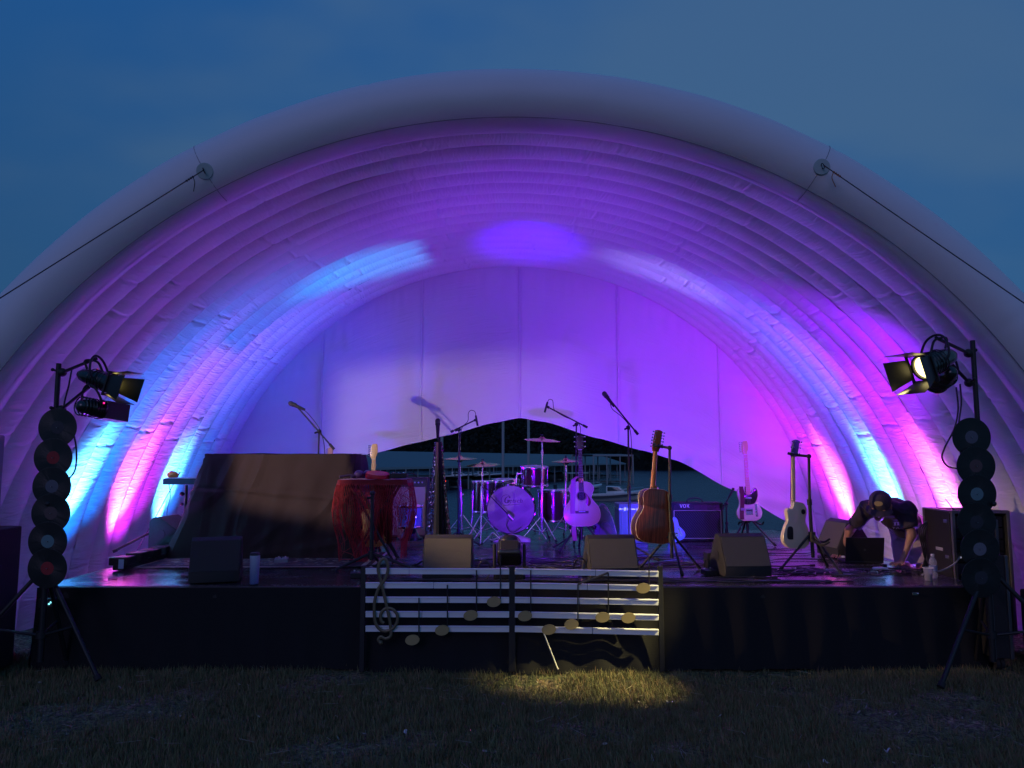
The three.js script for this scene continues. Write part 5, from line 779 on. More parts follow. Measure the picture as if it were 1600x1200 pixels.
// ---------------------------------------------------------------- amplifiers and cases
function amplifier(label, px0, px1, pyTop, d, o) {
  const x0 = xAt(px0, 1, d), x1 = xAt(px1, 1, d), w = x1 - x0, h = P(700, pyTop, d).y - DECK, dp = 0.28, t = thing('guitar_amplifier', label, 'amplifier', [(x0 + x1) / 2, DECK, -d - dp / 2], o.turn || 0), ph = o.panel;
  part('cabinet', [bx(w, 0.02, dp, 0, h - 0.01, 0), bx(w, 0.02, dp, 0, 0.02, 0), bx(0.02, h - 0.03, dp, -w / 2 + 0.01, h / 2, 0), bx(0.02, h - 0.03, dp, w / 2 - 0.01, h / 2, 0), bx(w - 0.03, h - 0.03, 0.015, 0, h / 2, -dp / 2 + 0.02)], o.skin, t);
  part('grille_cloth', bx(w - 0.05, h - ph - 0.05, 0.012, 0, (h - ph) / 2 + 0.012, dp / 2 - 0.025, 0.002), o.cloth, t); part('control_panel', rot(bx(w - 0.05, ph - 0.02, 0.012, 0, 0, 0, 0.002), -0.15).translate(0, h - ph / 2 - 0.012, dp / 2 - 0.02), o.panelMat, t);
  part('piping', [[-1, 0], [1, 0], [0, -1], [0, 1]].map(([a, b]) => a ? rod([a * (w / 2 - 0.028), 0.035, dp / 2 - 0.012], [a * (w / 2 - 0.028), h - ph, dp / 2 - 0.012], 0.004) : rod([-w / 2 + 0.028, b < 0 ? 0.037 : h - ph, dp / 2 - 0.012], [w / 2 - 0.028, b < 0 ? 0.037 : h - ph, dp / 2 - 0.012], 0.004)), o.pipe, t);
  for (let i = 0; i < o.knobs; i++) part('knob', rot(cyl(0.011, 0.009, 0.02, 0, 0, 0, 14), Math.PI / 2).translate(lerp(-w * 0.36, w * 0.36, i / (o.knobs - 1)), h - ph / 2 - 0.012, dp / 2 - 0.004), o.knobMat, t);
  part('carry_handle', tube([[-0.10, h, 0], [-0.09, h + 0.03, 0], [-0.04, h + 0.048, 0], [0.04, h + 0.048, 0], [0.09, h + 0.03, 0], [0.10, h, 0]], 0.009, 30, 7), M.black, t);
  for (const a of [-1, 1]) for (const b of [-1, 1]) part('rubber_foot', cyl(0.018, 0.016, 0.014, a * w * 0.42, 0.006, b * 0.1, 10), M.rubber, t);
  if (o.logo) part('logo', mv(new THREE.PlaneGeometry(0.18, 0.07), -w / 2 + 0.16, h - ph + 0.04 + 0.02, dp / 2 + 0.006), o.logo, t);
  return t;
}
const diamond = canvasTex(512, 384, (c, w, h) => { c.fillStyle = '#1c1822'; c.fillRect(0, 0, w, h); c.lineWidth = 2.4; for (let k = -30; k < 60; k++) { c.strokeStyle = '#6d6878'; c.beginPath(); c.moveTo(k * 26, 0); c.lineTo(k * 26 + h * 0.62, h); c.stroke(); c.strokeStyle = '#4a4658'; c.beginPath(); c.moveTo(k * 26, 0); c.lineTo(k * 26 - h * 0.62, h); c.stroke(); } });
const voxLogo = S(1, 1, 1, 0.4); voxLogo.map = canvasTex(256, 100, (c, w, h) => { c.fillStyle = '#0c0b10'; c.fillRect(0, 0, w, h); c.fillStyle = '#d8d6d2'; c.font = 'bold 88px sans-serif'; c.textAlign = 'center'; c.fillText('VOX', w / 2, 82); });
amplifier('black amplifier with diamond patterned cloth and pale piping behind the rosewood guitar', 1050, 1130, 785.5, 9.5, { panel: 0.10, skin: M.cabinet, cloth: S(1, 1, 1, 0.9, 0, { map: diamond }), panelMat: M.black, pipe: S(0.7, 0.66, 0.55, 0.4), knobs: 6, knobMat: M.black, logo: voxLogo });
amplifier('tweed brown amplifier with a row of pale knobs behind the red lace shawl', 604, 668, 746, 9.9, { panel: 0.11, skin: S(0.13, 0.085, 0.05, 0.8), cloth: S(0.80, 0.60, 0.30, 0.9, 0, { bumpMap: bumpGrain, bumpScale: 0.003 }), panelMat: S(0.06, 0.045, 0.04, 0.4), pipe: S(0.3, 0.2, 0.1, 0.5), knobs: 9, knobMat: M.whitePlastic });
{ // ridged road trunk
  const d = 9.3, x0 = xAt(967, 1, d), x1 = xAt(1012, 1, d), w = x1 - x0, h = P(985, 787, d).y - DECK, t = thing('ridged_suitcase', 'ridged suitcase lit bright blue beside the rosewood guitar', 'suitcase', [(x0 + x1) / 2, DECK, -d - 0.2]);
  part('case', bx(w, h, 0.4, 0, h / 2, 0, 0.012), S(0.22, 0.24, 0.34, 0.5), t); for (let i = 0; i < 6; i++) part('ridge', bx(0.012, h - 0.04, 0.012, -w / 2 + 0.04 + i * (w - 0.08) / 5, h / 2, 0.203, 0.003), S(0.26, 0.28, 0.38, 0.45), t); part('lid_rim', bx(w + 0.01, 0.025, 0.41, 0, h * 0.86, 0, 0.004), M.steel, t); for (const s of [-1, 1]) part('latch', bx(0.03, 0.05, 0.012, s * w * 0.3, h * 0.86, 0.21, 0.004), M.steel, t);
}
{ // soft gig bag behind the pale guitar
  const d = 9.0, b = dk(944, d), t = thing('gig_bag', 'blue lit soft gig bag leaning behind the pale acoustic guitar', 'gig bag', b); part('bag', ext(blob([[-0.12, 0], [0.14, 0], [0.155, 0.10], [0.12, 0.26], [0.07, 0.40], [0.0, 0.50], [-0.07, 0.46], [-0.12, 0.25]]), 0.16, 0.04, -0.08), S(0.16, 0.17, 0.26, 0.75, 0, { bumpMap: bumpWrinkle, bumpScale: 0.004 }), t); part('zip', tube([[0.145, 0.03, 0.083], [0.13, 0.2, 0.083], [0.07, 0.38, 0.083], [0, 0.46, 0.083]], 0.004), M.steel, t); part('pocket', ext(blob([[-0.07, 0.05], [0.09, 0.05], [0.08, 0.22], [0, 0.3], [-0.06, 0.22]]), 0.03, 0.01, 0.078), S(0.14, 0.15, 0.22, 0.75), t);
}
{ // equipment rack beside the stage
  const x0 = 3.965, w = 0.5, dp = 0.46, h = P(1450, 795, 7.0).y, t = thing('equipment_rack', 'tall black equipment rack with metal edges and lit knobs beside the bending man', 'equipment rack', [x0 + w / 2, 0, -6.97]);
  part('case', [bx(w, 0.02, dp, 0, h - 0.01, 0), bx(w, 0.02, dp, 0, 0.12, 0), bx(0.02, h - 0.13, dp, -w / 2 + 0.01, h / 2 + 0.06, 0), bx(0.02, h - 0.13, dp, w / 2 - 0.01, h / 2 + 0.06, 0), bx(w, h - 0.13, 0.015, 0, h / 2 + 0.06, -dp / 2 + 0.01)], M.cabinet, t);
  for (const s of [-1, 1]) for (const q of [-1, 1]) part('metal_edge', bx(0.028, h - 0.12, 0.028, s * (w / 2 - 0.002), h / 2 + 0.06, q * (dp / 2 - 0.004), 0.003), S(0.22, 0.22, 0.25, 0.4, 0.8), t); for (const y of [h - 0.01, 0.125]) part('metal_edge', bx(w, 0.028, 0.028, 0, y, dp / 2 - 0.004, 0.003), S(0.22, 0.22, 0.25, 0.4, 0.8), t); part('metal_edge', bx(0.028, 0.028, dp, -w / 2 + 0.002, h - 0.012, 0, 0.003), S(0.22, 0.22, 0.25, 0.4, 0.8), t);
  const door = part('side_panel', bx(0.016, h - 0.42, dp - 0.06, -w / 2 - 0.006, h / 2 + 0.20, 0, 0.005), M.black, t); part('door_plate', bx(0.004, 0.028, 0.11, -w / 2 - 0.016, h / 2 + 0.24, 0.02, 0.001), S(0.30, 0.30, 0.34, 0.5), door); part('hinge', bx(0.012, 0.03, 0.05, -w / 2 - 0.016, h - 0.10, 0.14, 0.003), M.steel, door); part('hinge', bx(0.012, 0.03, 0.05, -w / 2 - 0.016, h - 0.42, 0.14, 0.003), M.steel, door); part('bottom_rail', bx(0.02, 0.05, dp - 0.04, -w / 2 - 0.008, h / 2 - 0.10, 0, 0.004), S(0.2, 0.2, 0.23, 0.45, 0.6), door);
  for (let i = 0; i < 6; i++) { const y = h - 0.10 - i * 0.105, u = part('rack_unit', bx(w - 0.07, 0.094, 0.4, 0, y, 0.0, 0.003), i === 4 ? S(0.10, 0.10, 0.11, 0.4, 0.4) : M.blackMetal, t); if (i === 3) for (let k = 0; k < 6; k++) part('knob', rot(cyl(0.009, 0.008, 0.016, 0, 0, 0, 10), Math.PI / 2).translate(-0.19 + k * 0.027, y + (k % 2) * 0.012, 0.208), glow(0.7, 0.72, 1, 0.5), u); if (i === 1) part('indicator_light', ball(0.006, -0.06, y, 0.205), glow(1, 0.95, 0.8, 4), u); if (i === 5) part('socket_panel', bx(0.18, 0.05, 0.004, -0.10, y, 0.202, 0.001), S(0.18, 0.18, 0.2, 0.5), u); }
  for (const a of [-1, 1]) for (const b of [-1, 1]) part('caster', [cyl(0.045, 0.045, 0.03, 0, 0, 0, 16).rotateZ(Math.PI / 2).translate(a * (w / 2 - 0.06), 0.045, b * 0.16), bx(0.05, 0.04, 0.06, a * (w / 2 - 0.06), 0.095, b * 0.16, 0.004)], M.rubber, t);
  for (let i = 0; i < 4; i++) part('aerial', rod([-0.16 + i * 0.10, h, 0.1], [-0.24 + i * 0.11, h + 0.10 + 0.02 * i, 0.12], 0.006, 0.003, 6), M.black, t);
  const b = V(x0, 0, -7.16); [['black cables hanging in a bundle down the near edge of the rack', 0], ['pale cables tangled beside the rack behind the bending man', 1]].forEach(([l, k]) => { for (let j = 0; j < 3; j++) micCable(l + (j === 1 ? ', middle strand' : j ? ', outer strand' : ''), [b.clone().add(V(0.06 - 0.02 * j, h - 0.1, 0.03)), b.clone().add(V(-0.03 - 0.02 * j - 0.02 * k, h - 0.2, 0.03)), b.clone().add(V(-0.04 - 0.012 * j, h - 0.42, 0.02 + 0.01 * k)), b.clone().add(V(-0.07 + 0.03 * j - 0.02 * k, h - 0.62, 0.02)), b.clone().add(V(-0.03 - 0.03 * j, 0.1, 0.04))], 0.006); });
}
function roadCase(label, px0, px1, pyTop, d, dp) {
  const x0 = xAt(px0, 0.8, d), x1 = xAt(px1, 0.8, d), w = x1 - x0, h = P(1550, pyTop, d).y, t = thing('road_case', label, 'road case', [(x0 + x1) / 2, 0, -d - dp / 2]);
  part('case', bx(w, h - 0.1, dp, 0, h / 2 + 0.05, 0, 0.01), M.cabinet, t); for (const s of [-1, 1]) part('metal_edge', bx(0.025, h - 0.1, 0.025, s * w / 2, h / 2 + 0.05, dp / 2, 0.003), S(0.15, 0.15, 0.17, 0.4, 0.8), t);
  for (const y of [h * 0.35, h * 0.7]) part('latch', bx(0.04, 0.06, 0.02, w / 2 + 0.01, y, dp * 0.3, 0.005), M.steel, t); for (const a of [-1, 1]) for (const b of [-1, 1]) part('caster', cyl(0.05, 0.05, 0.03, 0, 0, 0, 16).rotateZ(Math.PI / 2).translate(a * (w / 2 - 0.05), 0.05, b * (dp / 2 - 0.08)), M.rubber, t); for (const y of [h * 0.5]) part('handle', bx(0.02, 0.05, 0.14, w / 2 + 0.012, y, 0, 0.008), M.black, t);
}
roadCase('tall black road case standing close behind the violet side record column', 1532, 1560, 812, 6.25, 0.14);
roadCase('lower black road case with latches showing beyond the violet side record column', 1545, 1572, 868, 6.0, 0.2);
{ // cup and bottle on the corner of the deck
  let b = dk(1451, 6.46), t = thing('plastic_cup', 'clear plastic cup half full of dark drink on the stage corner', 'cup', b); part('cup', lathe([[0.028, 0.002], [0.030, 0.001], [0.041, 0.105], [0.043, 0.107], [0.042, 0.108]], 32), PH(0.75, 0.72, 0.85, 0.15, 0, { transmission: 0.7 }), t); part('drink', lathe([[0, 0.003], [0.028, 0.003], [0.033, 0.055], [0, 0.055]], 28), S(0.03, 0.012, 0.02, 0.1), t); part('rim', rot(new THREE.TorusGeometry(0.042, 0.002, 6, 32), Math.PI / 2).translate(0, 0.107, 0), M.whitePlastic, t);
  b = dk(1459, 6.55); t = thing('water_bottle', 'clear plastic water bottle with white cap behind the plastic cup', 'bottle', b); part('bottle', lathe([[0, 0.002], [0.030, 0.003], [0.033, 0.02], [0.031, 0.06], [0.033, 0.10], [0.033, 0.14], [0.026, 0.165], [0.013, 0.185], [0.0125, 0.195]], 28), PH(0.8, 0.8, 0.9, 0.12, 0, { transmission: 0.75 }), t); part('cap', cyl(0.014, 0.014, 0.018, 0, 0.203, 0, 18), M.whitePlastic, t); part('wrapper', lathe([[0.0335, 0.07], [0.0335, 0.115]], 28), S(0.25, 0.3, 0.5, 0.5), t);
  b = dk(397, 6.26); t = thing('steel_tumbler', 'white and blue tall steel tumbler with dark lid beside the dark monitor', 'tumbler', b); const band = canvasTex(8, 128, (c, w, h) => { const g = c.createLinearGradient(0, 0, 0, h); g.addColorStop(0, '#e8e8ea'); g.addColorStop(0.35, '#c9cfda'); g.addColorStop(0.6, '#5a6c9a'); g.addColorStop(1, '#2e3c74'); c.fillStyle = g; c.fillRect(0, 0, w, h); });
  part('body', lathe([[0.001, 0.001], [0.033, 0.002], [0.036, 0.01], [0.041, 0.235], [0.039, 0.24], [0.001, 0.24]], 36), S(1, 1, 1, 0.3, 0.1, { map: band }), t); part('lid', lathe([[0.041, 0.238], [0.042, 0.25], [0.034, 0.26], [0.001, 0.26]], 32), M.black, t);
}
{ // laptop
  const b = dk(1351, 7.52), t = thing('laptop', 'open black laptop seen from behind on the stage edge before the bending man', 'laptop', b, -0.10); part('base', bx(0.37, 0.02, 0.25, 0, 0.012, -0.13, 0.006), M.black, t); const lid = bx(0.37, 0.245, 0.010, 0, 0.1225, 0, 0.005); rot(lid, 0.22, 0, 0); part('lid', mv(lid, 0, 0.018, -0.01), PH(0.012, 0.012, 0.016, 0.35, 0, {}), t); part('keyboard', bx(0.32, 0.003, 0.12, 0, 0.0235, -0.12, 0.001), M.rubber, t); part('emblem', rot(mv(new THREE.CircleGeometry(0.012, 20), 0, 0.12, 0.0062), 0.22, 0, 0).translate(0, 0.018, -0.01), S(0.05, 0.05, 0.06, 0.3), t);
  const m = thing('computer_mouse', 'pale computer mouse under the hand beside the laptop', 'mouse', dk(1315, 7.86).toArray(), 0.5); part('shell', ball(0.032, 0, 0.016, 0, 1, 0.62, 1.7), S(0.55, 0.55, 0.6, 0.35), m); part('wheel', cyl(0.008, 0.008, 0.006, 0, 0, 0, 10).rotateZ(Math.PI / 2).translate(0, 0.033, -0.03), M.black, m);
  const p = thing('power_strip', 'pale grey rounded adaptor lying among the cables before the laptop', 'adaptor', dk(1375, 7.02).toArray(), 0.1); part('case', bx(0.13, 0.032, 0.06, 0, 0.018, 0, 0.014), S(0.45, 0.45, 0.5, 0.4), p); part('plug', bx(0.03, 0.03, 0.03, 0.05, 0.045, 0, 0.006), M.black, p);
}
for (const [px, d, lab, w] of [[345, 7.5, 'small grey effects pedal before the draped equipment near the tumbler', 0.11], [440, 7.55, 'silver effects pedal on the rug before the draped equipment', 0.13], [1108, 6.75, 'small black pedal beside the lit lamp box', 0.12], [560, 6.62, 'black pedal with pale tape beside the legs of the bare stand', 0.14]]) { const t = thing('effects_pedal', lab, 'pedal', dk(px, d).toArray(), px * 0.01 % 0.6); part('case', rot(bx(w, 0.045, w * 0.75, 0, 0.028, 0, 0.006), 0.08), px === 440 ? S(0.4, 0.4, 0.44, 0.35, 0.6) : px === 345 ? S(0.12, 0.12, 0.13, 0.5) : M.black, t); part('foot_switch', cyl(0.011, 0.011, 0.02, 0, 0.056, w * 0.2, 12), M.chrome, t); for (const s of [-1, 1]) part('knob', cyl(0.008, 0.007, 0.014, s * w * 0.25, 0.055, -w * 0.22, 10), M.whitePlastic, t); }
{ // red stand-by glow by the black garment
  const p = P(695, 752, 8.6), t = thing('indicator_lamp', 'tiny red glowing stand-by lamp beside the black garment', 'indicator light', p); part('bulb', ball(0.012), glow(1, 0.06, 0.02, 4), t); part('stem', rod([0, 0, -0.01], [0, -(p.y - DECK), -0.02], 0.006), M.black, t);
  const q = P(70, 943, 5.98), u = thing('light_controller', 'small box with two pale cyan glowing dots clipped to the light stand', 'controller', q); part('case', bx(0.12, 0.07, 0.06, 0, 0, -0.04, 0.008), M.black, u); for (const x of [-0.032, -0.02, 0.028, 0.042]) part('indicator_light', ball(0.0075, x, 0.008 * Math.sin(x * 200), -0.008), glow(0.25, 0.9, 1, 1.6), u); part('bracket', rod([0.01, 0, -0.06], [0.01, 0.02, -0.12], 0.012), M.black, u);
  const s = P(1430, 928, 6.16), r = thing('skirt_clip', 'shiny metal clip on the black stage skirt below the cup', 'clip', s); part('plate', bx(0.05, 0.022, 0.01, 0, 0, 0, 0.003), M.chrome, r); part('hook', ball(0.009, 0.018, 0.004, 0.008), M.chrome, r);
}
// cables on the deck
{
  const R = rng(101);
  const wander = (a, b, n, amp) => { const p = []; for (let i = 0; i <= n; i++) { const t = i / n, w = Math.sin(Math.PI * t) ** 0.5; p.push(V(lerp(a.x, b.x, t) + (R() - 0.5) * amp * w, DECK + 0.009 + R() * 0.004, lerp(a.z, b.z, t) + (R() - 0.5) * amp * w)); } return p; };
  const run = (label, a, b, n, amp, r = 0.007, mat = M.cable) => { const p = wander(a, b, n, amp), o = p[0].clone(), t = thing('stage_cable', label, 'cable', o, 0, 'cables strewn over the stage deck'); part('lead', tube(p.map((q) => q.clone().sub(o)), r, n * 10, 6), mat, t); const e = p.at(-1).clone().sub(o), e2 = p.at(-2).clone().sub(o); part('plug', rod(e.clone(), e.clone().add(e.clone().sub(e2).setLength(0.05)), r * 1.7), M.blackMetal, t); };
  const same = 'black cable snaking along the front of the stage deck';
  for (let i = 0; i < 9; i++) run(same, dk(600 + R() * 200, 6.3 + R() * 0.25), dk(1000 + R() * 380, 6.32 + R() * 0.35), 16, 0.12);
  const rear = 'black cable wandering over the deck between the monitors and the drums';
  for (let i = 0; i < 12; i++) run(rear, dk(430 + R() * 500, 6.9 + R() * 1.2), dk(900 + R() * 400, 7 + R() * 1.8), 14, 0.35);
  const coil = 'black cable heaped in loops on the deck before the laptop';
  for (let i = 0; i < 7; i++) run(coil, dk(1180 + R() * 60, 6.7 + R() * 0.4), dk(1390 + R() * 50, 6.8 + R() * 0.4), 15, 0.30);
  const leftc = 'cable looping over the deck under the keyboard stand';
  for (let i = 0; i < 4; i++) run(leftc, dk(225 + R() * 30, 8.1 + R() * 0.5), dk(300 + R() * 20, 8 + R() * 0.6), 12, 0.3);
  for (const [px, py, d, l] of [[755, 872, 6.42, 'black cable standing up in a loop beside the grey monitor under the shawl'], [905, 868, 6.6, 'black cable loop standing beside the monitor near the floor lamp']]) { const o = dk(px, d), t = thing('stage_cable', l, 'cable', o); part('lead', tube([[-0.05, 0.01, 0], [-0.045, 0.1, 0], [-0.01, 0.17, 0.01], [0.04, 0.16, 0.01], [0.06, 0.09, 0], [0.03, 0.02, 0.01], [-0.01, 0.01, 0.02]], 0.0065, 60, 6), M.cable, t); }
  const w = thing('stage_cable', 'pale grey cable curling from the equipment rack down past the cups', 'cable', dk(1505, 6.75).toArray()), wp = [P(1500, 870, 6.75), P(1490, 882, 6.72), P(1470, 892, 6.68), P(1462, 893, 6.66), dk(1440, 6.7).add(V(0, 0.01, 0))].map((p) => p.sub(w.position)); part('lead', tube(wp, 0.008, 50, 6), S(0.4, 0.4, 0.45, 0.5), w);
  const g1 = onPlane(1545, 1025, 0.02), gc = thing('ground_cable', 'pale cable curled on the lawn at the foot of the violet side stand', 'cable', g1.toArray()); part('lead', tube([[-0.3, 0.02, 0.05], [-0.15, 0.02, 0.0], [0, 0.025, 0.03], [0.06, 0.03, -0.02], [0.0, 0.03, -0.07], [-0.12, 0.02, -0.06]], 0.008, 60, 6), S(0.35, 0.35, 0.38, 0.6), gc);
  const g2 = onPlane(985, 1012, 0.02), gb = thing('ground_cable', 'dark cable end with pale tag on the lawn near the staff board', 'cable', g2.toArray()); part('lead', tube([[-0.5, 0.03, 0.10], [-0.2, 0.03, 0.16], [0.05, 0.03, 0.1], [0.25, 0.06, 0.02], [0.3, 0.1, -0.05]], 0.008, 50, 6), M.cable, gb); part('tag', bx(0.06, 0.02, 0.005, 0.27, 0.07, 0.02, 0.002), S(0.4, 0.4, 0.4, 0.6), gb);
}
// ---------------------------------------------------------------- the person
function capsule(p, a, b, ra, rb) { const ab = b.clone().sub(a), L2 = ab.lengthSq(), t = clamp(p.clone().sub(a).dot(ab) / L2, 0, 1); return p.distanceTo(a.clone().addScaledVector(ab, t)) - lerp(ra, rb, t); }
function field(bones, k) {           // smooth union of tapered capsules [a, b, ra, rb]
  const B = bones.map(([a, b, ra, rb]) => { const ax = b.x - a.x, ay = b.y - a.y, az = b.z - a.z; return [a.x, a.y, a.z, ax, ay, az, 1 / Math.max(1e-9, ax * ax + ay * ay + az * az), ra, rb]; });
  return (x, y, z) => { let d = 1e9; for (const b of B) { const px = x - b[0], py = y - b[1], pz = z - b[2]; let t = (px * b[3] + py * b[4] + pz * b[5]) * b[6]; t = t < 0 ? 0 : t > 1 ? 1 : t; const qx = px - t * b[3], qy = py - t * b[4], qz = pz - t * b[5], e = Math.sqrt(qx * qx + qy * qy + qz * qz) - b[7] - (b[8] - b[7]) * t; const h = Math.max(k - Math.abs(d - e), 0) / k; d = Math.min(d, e) - h * h * k * 0.25; } return d; };
}
function surface(f, lo, hi, c) {       // surface nets over a grid of cell size c
  const n = [0, 1, 2].map((i) => Math.ceil((hi[i] - lo[i]) / c) + 1), [nx, ny, nz] = n, val = new Float32Array(nx * ny * nz), at = (i, j, k) => i + nx * (j + ny * k);
  for (let k = 0; k < nz; k++) for (let j = 0; j < ny; j++) for (let i = 0; i < nx; i++) val[at(i, j, k)] = f(lo[0] + i * c, lo[1] + j * c, lo[2] + k * c);
  const vid = new Int32Array(nx * ny * nz).fill(-1), pos = [], idx = [];
  for (let k = 0; k < nz - 1; k++) for (let j = 0; j < ny - 1; j++) for (let i = 0; i < nx - 1; i++) {
    let m = 0, s = [0, 0, 0], cnt = 0; const v = []; for (let q = 0; q < 8; q++) { v[q] = val[at(i + (q & 1), j + (q >> 1 & 1), k + (q >> 2))]; if (v[q] < 0) m |= 1 << q; }
    if (m === 0 || m === 255) continue;
    for (let a = 0; a < 8; a++) for (const b of [1, 2, 4]) { if (a & b) continue; const o = a | b; if ((v[a] < 0) !== (v[o] < 0)) { const t = v[a] / (v[a] - v[o]); s[0] += (a & 1) + (b === 1 ? t : 0); s[1] += (a >> 1 & 1) + (b === 2 ? t : 0); s[2] += (a >> 2) + (b === 4 ? t : 0); cnt++; } }
    vid[at(i, j, k)] = pos.length / 3; pos.push(lo[0] + (i + s[0] / cnt) * c, lo[1] + (j + s[1] / cnt) * c, lo[2] + (k + s[2] / cnt) * c);
  }
  for (let k = 1; k < nz - 1; k++) for (let j = 1; j < ny - 1; j++) for (let i = 1; i < nx - 1; i++) {
    const a = val[at(i, j, k)] < 0, q = (p, r, s, t, flip) => { if (p < 0 || r < 0 || s < 0 || t < 0) return; flip ? idx.push(p, s, r, p, t, s) : idx.push(p, r, s, p, s, t); };
    if (a !== (val[at(i + 1, j, k)] < 0)) q(vid[at(i, j - 1, k - 1)], vid[at(i, j, k - 1)], vid[at(i, j, k)], vid[at(i, j - 1, k)], !a);
    if (a !== (val[at(i, j + 1, k)] < 0)) q(vid[at(i - 1, j, k - 1)], vid[at(i - 1, j, k)], vid[at(i, j, k)], vid[at(i, j, k - 1)], !a);
    if (a !== (val[at(i, j, k + 1)] < 0)) q(vid[at(i - 1, j - 1, k)], vid[at(i, j - 1, k)], vid[at(i, j, k)], vid[at(i - 1, j, k)], !a);
  }
  const nor = new Float32Array(pos.length), e = c * 0.5; for (let i = 0; i < pos.length; i += 3) { const [x, y, z] = [pos[i], pos[i + 1], pos[i + 2]], g = V(f(x + e, y, z) - f(x - e, y, z), f(x, y + e, z) - f(x, y - e, z), f(x, y, z + e) - f(x, y, z - e)).normalize(); nor.set(g.toArray(), i); }
  const g = new THREE.BufferGeometry(); g.setAttribute('position', new THREE.Float32BufferAttribute(pos, 3)); g.setAttribute('normal', new THREE.BufferAttribute(nor, 3)); g.setAttribute('uv', new THREE.Float32BufferAttribute(new Float32Array(pos.length / 3 * 2).map((_, i) => pos[(i >> 1) * 3 + (i & 1)] * 3), 2)); g.setIndex(idx); return g;
}
{
  const root = thing('person', 'man in dark cap, T-shirt and shorts bending over the laptop at the stage edge', 'person', [4.15, 0, -7.8]);
  const J = (x, y, z) => V(x, y, z).sub(root.position);
  const fwd = V(-0.74, 0, 0.67), right = V(-0.67, 0, -0.74);            // the way he faces, his right hand side
  const pelvis = J(4.14, 0.97, -7.80), chest = J(3.86, 1.12, -7.54), neck = J(3.70, 1.20, -7.40), belly = J(4.01, 1.01, -7.66);
  const sh = (s) => neck.clone().addScaledVector(right, s * 0.185).add(V(0.03, -0.03, -0.03)), shR = sh(1), shL = sh(-1);
  const handR = dk(1307, 7.92).sub(root.position).add(V(0.05, 0.035, 0)), handL = J(3.735, DECK + 0.045, -7.22);
  const elR = shR.clone().lerp(handR, 0.52).add(V(-0.02, 0.02, -0.05)), elL = shL.clone().lerp(handL, 0.52).add(V(0.055, 0.02, 0.02));
  const wrR = handR.clone().lerp(elR, 0.24), wrL = handL.clone().lerp(elL, 0.24);
  const hip = (s) => pelvis.clone().addScaledVector(right, s * 0.095).add(V(0, -0.03, 0)), knee = (s) => hip(s).add(V(-0.03 + 0.02 * s, -0.44, 0.10)), ank = (s) => knee(s).add(V(0.07, -0.42, -0.10)), toe = (s) => ank(s).add(V(-0.15, -0.045, 0.13));
  const headC = J(3.565, 1.215, -7.245), look = V(-0.50, -0.62, 0.60).normalize();
  const up = V(-0.25, 0.75, 0.58).sub(look.clone().multiplyScalar(V(-0.25, 0.75, 0.58).dot(look))).normalize(), hx = up.clone().cross(look).normalize();
  const skin = S(0.34, 0.17, 0.12, 0.5), H = (x, y, z) => headC.clone().addScaledVector(hx, x).addScaledVector(up, y).addScaledVector(look, z);
  const bodyBones = [[pelvis, belly, 0.135, 0.125], [belly, chest, 0.125, 0.135], [chest, neck, 0.125, 0.06], [shR, shL, 0.06, 0.06], [neck, H(0, -0.06, -0.03), 0.056, 0.055]];
  const arms = [[shR, elR, 0.052, 0.041], [elR, wrR, 0.040, 0.026], [shL, elL, 0.053, 0.042], [elL, wrL, 0.041, 0.027]];
  const legs = [-1, 1].flatMap((s) => [[hip(s), knee(s), 0.083, 0.055], [knee(s), ank(s), 0.053, 0.034], [ank(s), toe(s), 0.038, 0.03]]);
  const fb = field([...bodyBones, ...arms, ...legs], 0.04);
  const bodyG = surface(fb, [-1.05, -0.02, -0.5], [0.35, 1.4, 1.0], 0.012);
  // head with face
  const HF = field([[H(0, 0.035, -0.015), H(0, 0.02, 0.005), 0.092, 0.088], [H(0, -0.045, 0.03), H(0, -0.075, 0.055), 0.062, 0.043], [H(0, -0.095, 0.062), H(0, -0.098, 0.07), 0.026, 0.024]], 0.05), NF = field([[H(0, 0.01, 0.088), H(0, -0.032, 0.112), 0.010, 0.016], [H(-0.028, -0.005, 0.075), H(0.028, -0.005, 0.075), 0.022, 0.022], [H(-0.02, -0.066, 0.090), H(0.02, -0.066, 0.090), 0.010, 0.010], [H(-0.045, 0.018, 0.08), H(0.045, 0.018, 0.08), 0.011, 0.011]], 0.015), EF = field([-1, 1].map((s) => [H(s * 0.088, 0.012, -0.015), H(s * 0.092, -0.03, -0.008), 0.017, 0.012]), 0.01);
  const ff = (x, y, z) => { const a = HF(x, y, z), b = NF(x, y, z), k = 0.025, h = Math.max(k - Math.abs(a - b), 0) / k; return Math.min(Math.min(a, b) - h * h * k / 4, EF(x, y, z)); };
  const c0 = headC, headG = surface(ff, [c0.x - 0.16, c0.y - 0.18, c0.z - 0.16], [c0.x + 0.16, c0.y + 0.16, c0.z + 0.2], 0.005);
  // hands
  const handG = (wr, el, hd, side, fl) => {
    const dir = hd.clone().sub(wr).normalize(), flat = V(fl.x, 0, fl.z).normalize(), across = V(0, 1, 0).cross(flat).normalize().multiplyScalar(side), palm = hd.clone(), bones = [[wr, palm.clone().addScaledVector(flat, 0.01), 0.026, 0.026]];
    const k0 = palm.clone(); for (let i = 0; i < 4; i++) bones.push([k0.clone().addScaledVector(across, (i - 1.5) * 0.012), k0.clone().addScaledVector(across, (i - 1.5) * 0.022).addScaledVector(flat, 0.055).add(V(0, -0.008, 0)), 0.016, 0.0115]);
